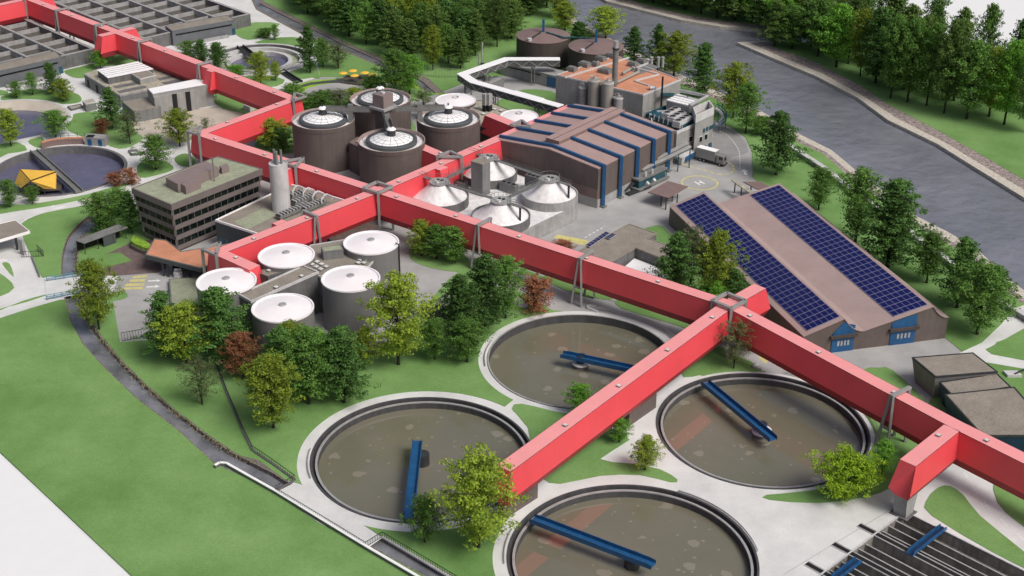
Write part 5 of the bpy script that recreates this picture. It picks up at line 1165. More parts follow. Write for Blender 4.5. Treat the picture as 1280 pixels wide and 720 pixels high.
lowwall('low_wall', [(172, 189), (161, 190), (165, 195), (180, 193)], .6, .35, 'concrete_dark', 'small U-shaped low wall on the path right of the large pond')
# ------------------------------------------------------------------ ring basin
c, r = RP; t = thing('ring_basin', 'round terraced basin with concentric pale rings and violet water behind the red gallery', 'basin', c)
k = r / 62.0
def rr(px): return px * k
MB().lathe(c, [(rr(63), 0), (rr(63), .25), (rr(60.5), .25), (rr(60.5), -1.0), (rr(54), -1.0)], 112).build('outer_terrace', 'concrete_light', t)
MB().lathe(c, [(rr(60.4), .1), (rr(60.4), -.95), (rr(55), -.93)], 112).build('outer_channel', 'concrete_dark', t)
MB().lathe(c, [(rr(54), -1.2), (rr(54), -.2), (rr(50), -.2), (rr(50), -1.6)], 112).build('middle_ring', 'concrete_light', t)
MB().lathe(c, [(rr(50), -1.5), (rr(41), -1.5)], 112).build('grass_ring', 'green_roof', t)
MB().lathe(c, [(rr(41), -1.6), (rr(41), -.5), (rr(36), -.5), (rr(36), -2.6)], 112).build('inner_ring', 'concrete_light', t)
MB().lathe(c, [(.01, -1.9), (rr(36.2), -1.9)], 96).build('water', 'pond', t)
bridge('ring_bridge', 'dark twin-beam bridge entering the ring basin from the upper left', (300, 56.5), (319, 71), .6, 2.2, 'dark_steel', .6); bridge('ring_bridge', 'dark channel leading out of the ring basin towards the garden', (350, 87), (374, 102), .4, 2.4, 'dark_steel', .4)
# ------------------------------------------------------------------ filter blocks
def filt(name, label, O, U, V, nu, nv, cu, cw_, z=4.5):
    o = G(*O, z).to_2d(); u = (G(*U, z).to_2d() - o).normalized(); v = (G(*V, z).to_2d() - o).normalized(); v = (v - u * u.dot(v)).normalized()
    t = thing(name, label, 'filter basins', o); X, Y = nu * cu, nv * cw_; q = lambda a, b: o + u * a + v * b
    MB().prism([q(0, 0), q(X, 0), q(X, Y), q(0, Y)], 0, 2.7).build('basin_floor', 'basin_water', t)
    walls(MB(), [q(-.5, -.5), q(X + .5, -.5), q(X + .5, Y + .5), q(-.5, Y + .5)], .9, 0, z).build('outer_wall', 'concrete_dark', t, smooth=False); walls(MB(), [q(-.6, -.6), q(X + .6, -.6), q(X + .6, Y + .6), q(-.6, Y + .6)], 1.2, z + .003, z + .12).build('coping', 'concrete', t, smooth=False)
    for j in range(1, nv): MB().seg(q(.4, j * cw_), q(X - .4, j * cw_), 1.0, 1.5, z - .003).build('lane_wall', 'concrete', t)
    for i in range(1, nu):
        for j in range(nv): MB().seg(q(i * cu, j * cw_ + .5), q(i * cu, (j + 1) * cw_ - .5), .35, 1.5, z - .35).build('cross_wall', 'concrete', t) if i * nv + j < 90 else None
    for i in range(nu):
        for j in range(nv):
            if i < 9: p = q((i + .5) * cu, j * cw_ + .9); MB().beam((*p, 1.5), (*p, z + .1), .25).build('weir_post', 'dark_steel', t) if False else None
    return t
d1 = (G(148, 34, 4.5) - G(165, 41, 4.5)).length; w1 = (G(215, 40.5, 4.5) - G(180, 48, 4.5)).length
filt('filter_basins', 'grey grid of open filter basins behind the red gallery at the top', (180, 48), (82, 8), (322, 17.5), 11, 4, d1, w1)
filt('filter_basins', 'grey grid of open filter basins in the top left corner, in front of the gallery', (116, 61), (20, 19), (80, 70), 8, 4, d1, (G(82, 69, 4.5) - G(116, 61, 4.5)).length)
for rp, lab in ((((-40, 98), (77, 71.5), (69, 64)), 'long low grey building with brown roof at the left edge, below the filter basins'), (((215, 39), (293, 25), (284, 19)), 'long low grey building with brown roof beside the upper filter basins')):
    P = [q2(p) for p in para(*rp, 5.4)]; t = building('filter_annex', lab, 'building', P, 5.4, 'annex_slate', 'gravel', par=.1, group='long low buildings by the filters'); d = (P[1] - P[0]).normalized(); nn_ = Vector((d.y, -d.x))
    MB().seg(lerp(P[0], P[1], .05) + nn_ * .05, lerp(P[0], P[1], .95) + nn_ * .05, .08, 3.6, 4.1).build('window_strip', 'window_dark', t); MB().box(lerp(P[0], P[1], .97) + nn_ * .06, d, .6, .1, 0, 2.4).build('door', 'window_blue', t)
    MB().seg(lerp(P[0], P[1], .35) + nn_ * 1.4, lerp(P[0], P[1], .85) + nn_ * 1.4, 1.6, 0, .8).build('loading_step', 'concrete', t)
# ------------------------------------------------------------------ low service building upper left
P = [G(x, y, 3.8).to_2d() for x, y in ((105, 93), (150, 120), (184, 113), (262, 97), (185, 76), (122, 87))]
s = building('service_building', 'low building with pale gravel roof below the upper red gallery', 'building', P, 3.8, 'gray_wall_dark', 'gravel_light', par=.2, trim='concrete')
for a, b in (((141, 108), (172, 102)), ((146, 114), (180, 107)), ((196, 98), (232, 91)), ((202, 103), (240, 96))): MB().prism([q2(G(a[0], a[1], 3.9)), q2(G(a[0] + 4, a[1] + 2.6, 3.9)), q2(G(b[0] + 4, b[1] + 2.6, 3.9)), q2(G(b[0], b[1], 3.9))], 3.87, 3.95).build('roof_strip', 'concrete_dark', s)
for k in (.1, .35, .55, .75): p = lerp(P[0], P[1], k); dd = (P[1] - P[0]).normalized(); MB().box(p + Vector((dd.y, -dd.x)) * .05, dd, .7, .1, 0, 2.6).build('opening', 'black', s)
P = [q2(p) for p in (G(122, 88, 6), G(135, 97.5, 6), G(191, 86.5, 6), G(172, 77.5, 6))]; s = building('ribbed_pavilion', 'raised pavilion roof of white ribbed metal on the pale gravel roof', 'roof', P, 6.0, 'concrete_dark', 'white_roof', par=0, z0=3.87)
for k in range(1, 5): MB().seg(lerp(P[0], P[1], k / 5) , lerp(P[3], P[2], k / 5), .15, 6.18, 6.28).build('roof_seam', 'concrete', s)
P = [q2(p) for p in (G(164, 92, 5.8), G(175, 99, 5.8), G(195, 94, 5.8), G(182, 87, 5.8))]; building('roof_box', 'small grey box with gravel top in the middle of the pale gravel roof', 'plant room', P, 5.8, 'gray_wall', 'gravel', par=.12, trim='concrete_light', z0=3.87)
P = [q2(p) for p in (G(184, 111, 7), G(191, 118, 7), G(266, 105, 7), G(252, 97.5, 7))]; s = building('white_roofed_block', 'grey windowless block with gleaming white roof beside the upper red gallery', 'building', P, 7.0, 'gray_wall', 'white_roof', par=.12, pt=.2)
d = (P[2] - P[1]).normalized(); nn_ = Vector((d.y, -d.x))
for k in (.33, .55): MB().box(lerp(P[1], P[2], k) + nn_ * 1.0, d, .75, .12, 0, 6.3).build('slot', 'black', s)
MB().prism([P[1] + nn_ * 1.0, lerp(P[1], P[2], .72) + nn_ * 1.0, lerp(P[1], P[2], .72), P[1]], 0, 6.2).build('front_panel', 'gray_wall', s)
P = [q2(p) for p in (G(152, 127, 3.4), G(168, 140, 3.4), G(201, 134, 3.4), G(186, 121, 3.4))]; building('low_annex', 'low grey annex with brown-green roof in front of the white-roofed block', 'building', P, 3.4, 'gray_wall_dark', 'gravel', par=.12)
t = thing('yard_box', 'small pale box beside the upper red gallery, right of the white-roofed block', 'box', G(312, 138).to_2d()); P = para((304, 131), (312, 134), (320, 129), 1.8); MB().prism(P, 0, 1.8).build('body', 'concrete_light', t)
# ------------------------------------------------------------------ garden umbrellas
for i, ((x, y), lab) in enumerate((((429, 90.5), 'yellow garden umbrella farthest left of five'), ((441, 87.5), 'yellow garden umbrella at the back left of five'), ((443, 93.5), 'yellow garden umbrella at the front left of five'), ((456, 90), 'yellow garden umbrella second from the right'), ((466, 92.5), 'yellow garden umbrella farthest right of five'))):
    c = G(x, y, 2.8); t = thing('garden_umbrella', lab, 'umbrella', (c.x, c.y, 0), 'yellow garden umbrellas'); MB().lathe(c, [(1.5, 2.55), (.8, 2.85), (.01, 3.0)], 8).lathe(c, [(1.5, 2.53), (.01, 2.6)], 8).build('shade', 'umbrella', t); MB().cyl(c, .06, 0, 2.6, 8).build('pole', 'light_steel', t)
t = thing('garden_terrace', 'dark timber terrace with a low wall under the yellow umbrellas', 'terrace', G(430, 103).to_2d()); P = [q2(G(*p, .5)) for p in ((425, 102), (432, 94), (462, 93), (478, 98), (470, 106), (446, 105))]; MB().prism(P, 0, .5).build('deck', 'soil_brown', t)
lowwall('garden_wall', [(373, 111), (388, 106.5), (410, 104), (430, 103), (446, 105)], .9, .4, 'slate_wall', 'long dark curved retaining wall beside the bright green garden strip')
layp_ = pxs([(377, 122), (392, 113), (415, 110), (440, 112), (448, 118), (425, 124), (395, 126)]); sheet('rock_garden', layp_, .14, 'asphalt')
P = para((414, 117), (421, 121), (425, 116), 1.8); t = building('garden_shed', 'small brown hut among the bushes behind the left digester', 'hut', P, 1.8, 'slate_wall', 'brown_lid', par=.05)
# ------------------------------------------------------------------ bridges and fences
sheet('bridge_deck', pxs([(56, 349), (112, 341), (118, 366), (58, 375)]), .13, 'pavement')
for p, q, lab in (((59, 352), (112, 344), 'light blue bridge railing on the far side of the creek crossing'), ((59, 375), (106, 366), 'light blue bridge railing on the near side of the creek crossing')):
    a, b = G(*p).to_2d(), G(*q).to_2d(); t = thing('bridge_railing', lab, 'railing', (a + b) / 2, 'blue bridge railings')
    if 'bluel' not in MATS: mat('bluel', (.10, .27, .38), .5)
    for z_ in (.35, .8, 1.25): MB().beam((*a, z_), (*b, z_), .12).build('rail', 'bluel', t)
    for k in range(6): p_ = lerp(a, b, k / 5); MB().beam((*p_, .1), (*p_, 1.25), .14).build('post', 'bluel', t)
def fence(label, pts, h=1.25, m='dark_steel', gap=.55, name='picket_fence', rail=.09, pk=.06, cap=None):
    P = [q2(G(*p)) if not isinstance(p, Vector) else p for p in pts]; t = thing(name, label, 'fence', P[0])
    r_ = MB(); k_ = MB()
    for a, b in zip(P, P[1:]):
        r_.beam((*a, h), (*b, h), rail); r_.beam((*a, .25), (*b, .25), rail * .8); n = max(1, int((b - a).length / gap))
        for j in range(n + 1): p = lerp(a, b, j / n); k_.beam((*p, 0), (*p, h), pk)
    r_.build('rails', m, t); o = k_.build('pickets', m, t)
    if cap: 
        c_ = MB()
        for a, b in zip(P, P[1:]): c_.seg(a, b, .45, 0, .3)
        c_.build('kerb', cap, t)
    return t
sheet('creek_slab', pxs([(345, 616), (369, 604), (388, 616), (446, 652), (478, 673), (459, 687)]), .16, 'pavement')
fence('dark picket fence along the retaining wall right of the creek, above the slab', [(270, 456), (285, 495), (303, 537), (316, 564), (340, 580), (369, 601), (344, 615)], cap='concrete_dark')
fence('dark picket fence along the concrete slab over the creek', [(345, 617), (400, 650), (457, 685), (478, 672)])
fence('dark picket fence at the bottom edge right of the slab', [(478, 672), (515, 694), (562, 722), (600, 745)], cap='concrete_light')
fence('short dark picket fence at the end of the paved yard left of the trees', [(153, 427), (188, 421)], h=2.2)
fence('dark railing beside the entrance canopy', [(27, 322), (55, 321), (47, 313)], h=1.6)
fence('faint green picket fence in front of the woods at the top', [(515, 92), (545, 97), (575, 97)], h=3.2, m='gray_steel', gap=.9)
t = thing('creek_parapet', 'long pale-capped parapet along the lawn side of the lower creek', 'parapet', G(300, 590).to_2d()); P = [q2(G(*p)) for p in ((269, 586), (275, 582.5), (283, 583), (345, 618), (400, 652), (459, 688), (517, 722), (560, 748))]; m, m2 = MB(), MB()
for a, b in zip(P, P[1:]): m.seg(a, b, .35, 0, .75); m2.seg(a, b, .5, .75, .9)
m.build('wall', 'concrete_dark', t); m2.build('cap', 'white_roof', t)
t = thing('river_wall', 'long pale concrete wall along the lawn above the near river bank', 'wall', G(1060, 240).to_2d()); P = [q2(G(*p)) for p in ((985, 186), (1028, 214), (1062, 241), (1108, 272), (1150, 306), (1200, 343), (1250, 382), (1310, 418))]; m, m2 = MB(), MB()
for a, b in zip(P, P[1:]): m.seg(a, b, .8, 0, 1.3); m2.seg(a, b, 1.5, 1.3, 1.55)
m.build('wall', 'concrete', t); m2.build('coping', 'concrete_light', t)
# ------------------------------------------------------------------ road markings
def mark(name, polys, m, z=.012):
    b = MB()
    for P in polys: b.add([(p[0], p[1], z) for p in P], [tuple(range(len(P)))])
    o = b.build(name, m, smooth=False, recalc=False)
    for p in o.data.polygons:
        if p.normal.z < 0: p.flip()
    return tag(o, kind='structure')
def dash(pts, w=.25):
    out = []
    for a, b in pts:
        a, b = q2(G(*a)), q2(G(*b)); d = (b - a).normalized(); v_ = Vector((-d.y, d.x)) * w / 2; out.append([a - v_, b - v_, b + v_, a + v_])
    return out
def dashline(P, L_=1.2, g=1.0, w=.25):
    out = []; P = [q2(G(*p)) for p in P]; P = smooth(P, 6, False)
    acc = 0
    for a, b in zip(P, P[1:]):
        s_ = (b - a).length; x = 0
        while x < s_:
            ph = (acc + x) % (L_ + g); e = min(s_ - x, (L_ - ph) if ph < L_ else (L_ + g - ph)); e = max(e, .01)
            if ph < L_: d = (b - a).normalized(); v_ = Vector((-d.y, d.x)) * w / 2; p, q = a + d * x, a + d * (x + e); out.append([p - v_, q - v_, q + v_, p + v_])
            x += e
        acc += s_
    return out
hc = G(874.5, 228.5).to_2d(); hr = 23.5 / ppm((*hc, 0))
def ringq(c, r0, r1, n=64): return [[c + Vector((math.cos(a), math.sin(a))) * r for r, a in ((r0, 2 * math.pi * k / n), (r1, 2 * math.pi * k / n), (r1, 2 * math.pi * (k + 1) / n), (r0, 2 * math.pi * (k + 1) / n))] for k in range(n)]
mark('helipad_circle', ringq(hc, hr - .5, hr), 'paint_yellow')
u_ = dM; v_ = Vector((-u_.y, u_.x)); Hq = [[(-1.0, -1.3), (-.55, -1.3), (-.55, 1.3), (-1.0, 1.3)], [(.55, -1.3), (1.0, -1.3), (1.0, 1.3), (.55, 1.3)], [(-.55, -.22), (.55, -.22), (.55, .22), (-.55, .22)]]
u_ = Vector((math.cos(R(-62)), math.sin(R(-62)))); v_ = Vector((-u_.y, u_.x)); v_, u_ = u_, -v_
mark('helipad_letter', [[hc + u_ * a + v_ * b for a, b in q] for q in Hq], 'paint_white')
mark('yellow_loop', dashline([(852, 205), (875, 211), (895, 217), (908, 218), (917, 213), (915, 206), (905, 202)], 1.6, .7, .55), 'paint_yellow')
mark('lane_dashes', dashline([(900, 164), (910, 170), (919, 180), (924, 190), (925, 200), (925, 212)], .8, .6, .22), 'paint_white', .02)
ar = G(931, 215).to_2d(); aw = Vector((0, 1)); mark('lane_arrow', [[ar + Vector(p) for p in ((-.35, -2), (.35, -2), (.35, .3), (-.35, .3))], [ar + Vector(p) for p in ((-1.2, .3), (1.2, .3), (0, 2.0))]], 'paint_white')
mark('yellow_box', [pxs(q) for q in (((692, 297), (697, 293), (712, 296), (708, 302)), ((708, 301), (713, 296), (736, 301), (731, 307)), ((104, 247), (112, 243.5), (119, 246), (111, 250)), ((112, 250), (119, 246), (126, 250), (119, 254)), ((167, 345), (185, 343.5), (183, 346.5), (165.5, 348)), ((163, 349.5), (182, 348.5), (181, 352), (161, 352.5)), ((158, 354.5), (181, 354), (180, 357), (155.5, 358)), ((154, 359.5), (179, 358.5), (178, 361.5), (152, 362)), ((948, 446), (955, 443), (964, 446), (957, 455)))], 'paint_yellow')
mark('yard_dashes', dashline([(731, 297), (756, 283)], .9, .8, .3), 'paint_white')
mark('lane_dashes_west', [pxs(q) for q in (((62, 254), (65, 253), (68, 258), (65.5, 258.5)), ((67, 260), (82, 257), (83, 259), (68, 262)), ((30, 275), (40, 270.5), (42, 272), (33, 276)), ((0, 324), (9, 324), (10, 326), (0, 326.5)))], 'paint_white')
mark('lane_arrows_west', [pxs(q) for q in (((185, 350.5), (196, 350), (196, 351.5), (185, 352)), ((196, 349), (201, 350.7), (196, 352.5)), ((183, 358), (194, 357.5), (194, 359), (183, 359.6)), ((194, 356), (200, 357.7), (194, 360)))], 'paint_white')
mark('road_dashes', dash([((1197, 573), (1203, 585)), ((1205, 590), (1210, 598)), ((1216, 607), (1221, 617)), ((1230, 626), (1237, 637)), ((1249, 647), (1259, 657)), ((1271, 667), (1281, 676))], .22), 'paint_white')
# ------------------------------------------------------------------ trees
def leaf_mat(name, c, c2):
    m = bpy.data.materials.new(name); m.use_nodes = True; N, L = m.node_tree.nodes, m.node_tree.links
    p = N['Principled BSDF']; p.inputs['Roughness'].default_value = .6; p.inputs['Specular IOR Level'].default_value = .2
    tc = N.new('ShaderNodeTexCoord'); oi = N.new('ShaderNodeObjectInfo'); ad = N.new('ShaderNodeVectorMath'); ad.operation = 'ADD'
    L.new(tc.outputs['Object'], ad.inputs[0]); L.new(oi.outputs['Random'], ad.inputs[1])
    no = N.new('ShaderNodeTexNoise'); no.inputs['Scale'].default_value = .55; no.inputs['Detail'].default_value = 5; no.inputs['Roughness'].default_value = .75; L.new(ad.outputs[0], no.inputs['Vector'])
    rp = N.new('ShaderNodeValToRGB'); rp.color_ramp.elements[0].position = .36; rp.color_ramp.elements[1].position = .64; rp.color_ramp.elements[0].color = (*c2, 1); rp.color_ramp.elements[1].color = (*c, 1); L.new(no.outputs[0], rp.inputs[0])
    mr = N.new('ShaderNodeMapRange'); mr.inputs['To Min'].default_value = .82; mr.inputs['To Max'].default_value = 1.4; L.new(oi.outputs['Random'], mr.inputs['Value'])
    sc_ = N.new('ShaderNodeVectorMath'); sc_.operation = 'SCALE'; L.new(rp.outputs[0], sc_.inputs[0]); L.new(mr.outputs[0], sc_.inputs['Scale']); L.new(sc_.outputs[0], p.inputs['Base Color'])
    tr = N.new('ShaderNodeBsdfTranslucent'); L.new(sc_.outputs[0], tr.inputs['Color']); mx = N.new('ShaderNodeMixShader'); mx.inputs[0].default_value = .3
    L.new(p.outputs[0], mx.inputs[1]); L.new(tr.outputs[0], mx.inputs[2]); L.new(mx.outputs[0], N['Material Output'].inputs['Surface']); MATS[name] = m
leaf_mat('leaf_dark', (.12, .24, .055), (.04, .10, .025)); leaf_mat('leaf_mid', (.18, .33, .065), (.06, .15, .03)); leaf_mat('leaf_yellow', (.36, .46, .05), (.13, .21, .03))
leaf_mat('leaf_lime', (.42, .62, .04), (.22, .38, .03)); leaf_mat('leaf_red', (.40, .15, .09), (.16, .10, .04)); leaf_mat('leaf_olive', (.20, .24, .10), (.09, .13, .05)); leaf_mat('leaf_fresh', (.22, .46, .06), (.09, .23, .03)); leaf_mat('leaf_wood', (.16, .25, .055), (.05, .11, .028))
def env(kind, t):
    if kind == 'c': return .30 * (min(1, t / .18)) ** .6 * (1 - t) ** .62 * 1.25
    if kind == 'y': return .34 * math.sin(math.pi * min(1, (t * .92 + .08))) ** .55
    if kind == 'g': return .31 * math.sin(math.pi * min(1, (t * .88 + .10))) ** .7
    if kind == 's': return .36 * math.sin(math.pi * min(1, (t * .8 + .12))) ** .8
    if kind == 'b': return .60 * math.sqrt(max(0, 1 - (1.9 * (t - .42)) ** 2)) if abs(t - .42) < .52 else .05
    if kind == 'r': return .50 * math.sqrt(max(0, 1 - (1.85 * (t - .45)) ** 2)) if abs(t - .45) < .54 else .05
def make_tree(kind, seed, H=16.0, nb=60, per=75, leaf=.42, base=.16):
    rnd = random.Random(seed); tr = MB(); lv, lf = [], []
    stems = [(0, 0)] if kind not in 'sbr' else [(rnd.uniform(-.6, .6), rnd.uniform(-.6, .6)) for _ in range(3)]
    bend = (rnd.uniform(-.5, .5), rnd.uniform(-.5, .5))
    def spine(h, s=(0, 0)): k = h / H; return Vector((bend[0] * k * k + s[0] * k * 2.2, bend[1] * k * k + s[1] * k * 2.2, h))
    def cone(pts, rs, n=7):
        b = len(tr.v)
        for p, r in zip(pts, rs):
            for k in range(n): a = 2 * math.pi * k / n; tr.v.append(p + Vector((math.cos(a) * r, math.sin(a) * r, 0)))
        for i in range(len(pts) - 1):
            for k in range(n): l = (k + 1) % n; tr.f.append((b + i * n + k, b + i * n + l, b + (i + 1) * n + l, b + (i + 1) * n + k))
    for s in stems: hs = [0, .5, H * .25, H * .5, H * .75, H * .96]; cone([spine(h, s) - (Vector((0, 0, .3)) if h == 0 else Vector()) for h in hs], [H * .022, H * .016, H * .013, H * .009, H * .005, .03] if len(stems) == 1 else [H * .014, H * .011, H * .009, H * .006, H * .003, .02])
    lob = [(rnd.uniform(0, 6.28), rnd.uniform(.78, 1.2), rnd.uniform(0, 1)) for _ in range(7)]
    for b in range(nb):
        t = (b + rnd.random()) / nb; t = t ** .85; h = H * (base + (1 - base) * t * .97); az = b * 2.39996 + rnd.uniform(-.5, .5)
        w = 1
        for a, q, tt in lob:
            d = abs((az - a + math.pi) % (2 * math.pi) - math.pi)
            if d < .9 and abs(t - tt) < .25: w *= q
        R_ = env(kind, t) * H * w * rnd.uniform(.5, 1.18); s = rnd.choice(stems); p0 = spine(h * .86, s); up = (.18 if kind == 'c' else .35) * R_ * rnd.uniform(.2, 1.2) * (1 if t > .15 else .2)
        tip = Vector((p0.x + math.cos(az) * R_, p0.y + math.sin(az) * R_, h + up * .4 - (.10 * R_ if kind == 'c' else 0)))
        cone([p0, (p0 + tip) / 2 + Vector((0, 0, .15 * R_)), tip], [.012 * H * (1 - t * .7) * .55, .05, .015], 4)
        for q in range(3 if kind != 'c' else 4):
            f = (.35, .68, 1.0)[q] if kind != 'c' else (.3, .55, .8, 1.0)[q]
            if rnd.random() < (.14 if kind == 's' else .1): continue
            c = p0.lerp(tip, f) + Vector((rnd.gauss(0, .25), rnd.gauss(0, .25), .12 * R_)); cr = H * (.044 if kind == 'c' else .053) * rnd.uniform(.75, 1.3) * (1.15 - .4 * t) * (1.7 if kind in 'br' else 1); fl = .42 if kind == 'c' else .68
            nl = int(per * rnd.uniform(.7, 1.2) / (3.3 if kind != 'c' else 4.0) * (.85 if kind == 's' else 1))
            for _ in range(nl):
                u = Vector((rnd.gauss(0, 1), rnd.gauss(0, 1), rnd.gauss(0, 1))); u = u.normalized() * rnd.random() ** .45; x = c + Vector((u.x * cr * 1.25, u.y * cr * 1.25, u.z * cr * fl))
                if x.z < .15: x.z = .15 + rnd.random() * .3
                nrm = (u * .8 + Vector((rnd.gauss(0, .6), rnd.gauss(0, .6), .55 + rnd.gauss(0, .5)))).normalized(); a = nrm.orthogonal().normalized(); a = Matrix.Rotation(rnd.uniform(0, 6.28), 3, nrm) @ a; bb = nrm.cross(a); sz = leaf * rnd.uniform(.6, 1.3); n = len(lv)
                lv.extend([x - a * sz * .5, x + bb * sz * .32, x + a * sz * .5, x - bb * sz * .32]); lf.append((n, n + 1, n + 2, n + 3))
    me = bpy.data.meshes.new('crown'); me.from_pydata(lv, [], lf); me.update()
    mt = bpy.data.meshes.new('trunk'); mt.from_pydata(tr.v, [], tr.f); mt.update(); mt.materials.append(MATS['trunk'])
    xs = sorted(v.x for v in lv); zs_ = sorted(v.z for v in lv); n = len(xs)
    return dict(crown=me, trunk=mt, w=(xs[int(n * .985)] - xs[int(n * .015)]), h=zs_[-max(1, n // 200)], )
PROTO = {}
def proto(kind, i, **k): PROTO.setdefault(kind, []).append(make_tree(kind[0], hash((kind[0], i)) % 1000 if False else (ord(kind[0]) * 13 + i * 7), **k))
for i in range(3): proto('c', i, nb=125, per=105, leaf=.40, base=.10); proto('y', i, nb=105, per=135, leaf=.41, base=.15)
for i in range(3): proto('g', i, nb=100, per=120, leaf=.39, base=.15)
for i in range(2): proto('s', i, nb=70, per=110, leaf=.36, base=.2)
proto('b', 0, H=8, nb=130, per=170, leaf=.34, base=.06); proto('r', 0, H=6, nb=90, per=110, leaf=.26, base=.05); proto('r', 1, H=6, nb=80, per=110, leaf=.26, base=.05)
KM = {'c': ('c', 'leaf_dark'), 'y': ('y', 'leaf_yellow'), 'g': ('g', 'leaf_mid'), 's': ('s', 'leaf_olive'), 'b': ('b', 'leaf_lime'), 'r': ('r', 'leaf_red'), 'f': ('g', 'leaf_fresh'), 'm': ('b', 'leaf_mid'), 'w': ('c', 'leaf_wood'), 'W': ('y', 'leaf_wood'), 'R': ('g', 'leaf_red'), 'h': ('b', 'leaf_dark')}
MC = {}
tr_rnd = random.Random(3)
def crown_mesh(p, mname):
    key = (id(p), mname)
    if key not in MC:
        me = p['crown'] if not p['crown'].materials else p['crown'].copy(); me.materials.clear(); me.materials.append(MATS[mname]); MC[key] = me
    return MC[key]
def tree(x, y, ytop, w, k, label, group=None, name=None, cat=None):
    kk, mn = KM[k]; ps = PROTO[kk]; p = ps[tr_rnd.randrange(len(ps))]; b = G(x, y); h = ztop(b, ytop); sz = h / p['h']; sw = (w / ppm((b.x, b.y, h * .55))) / p['w']
    shrub = k in 'brmh' ; t = thing(name or ('shrub' if shrub else 'tree'), label, cat or ('shrub' if shrub else 'tree'), (b.x, b.y, .1), group); t.rotation_euler.z = tr_rnd.uniform(0, 6.28); t.scale = (sw, sw, sz)
    for nm, me in (('trunk', p['trunk']), ('crown', crown_mesh(p, mn))):
        o = bpy.data.objects.new(nm, me); col.objects.link(o); o.parent = t
    return t
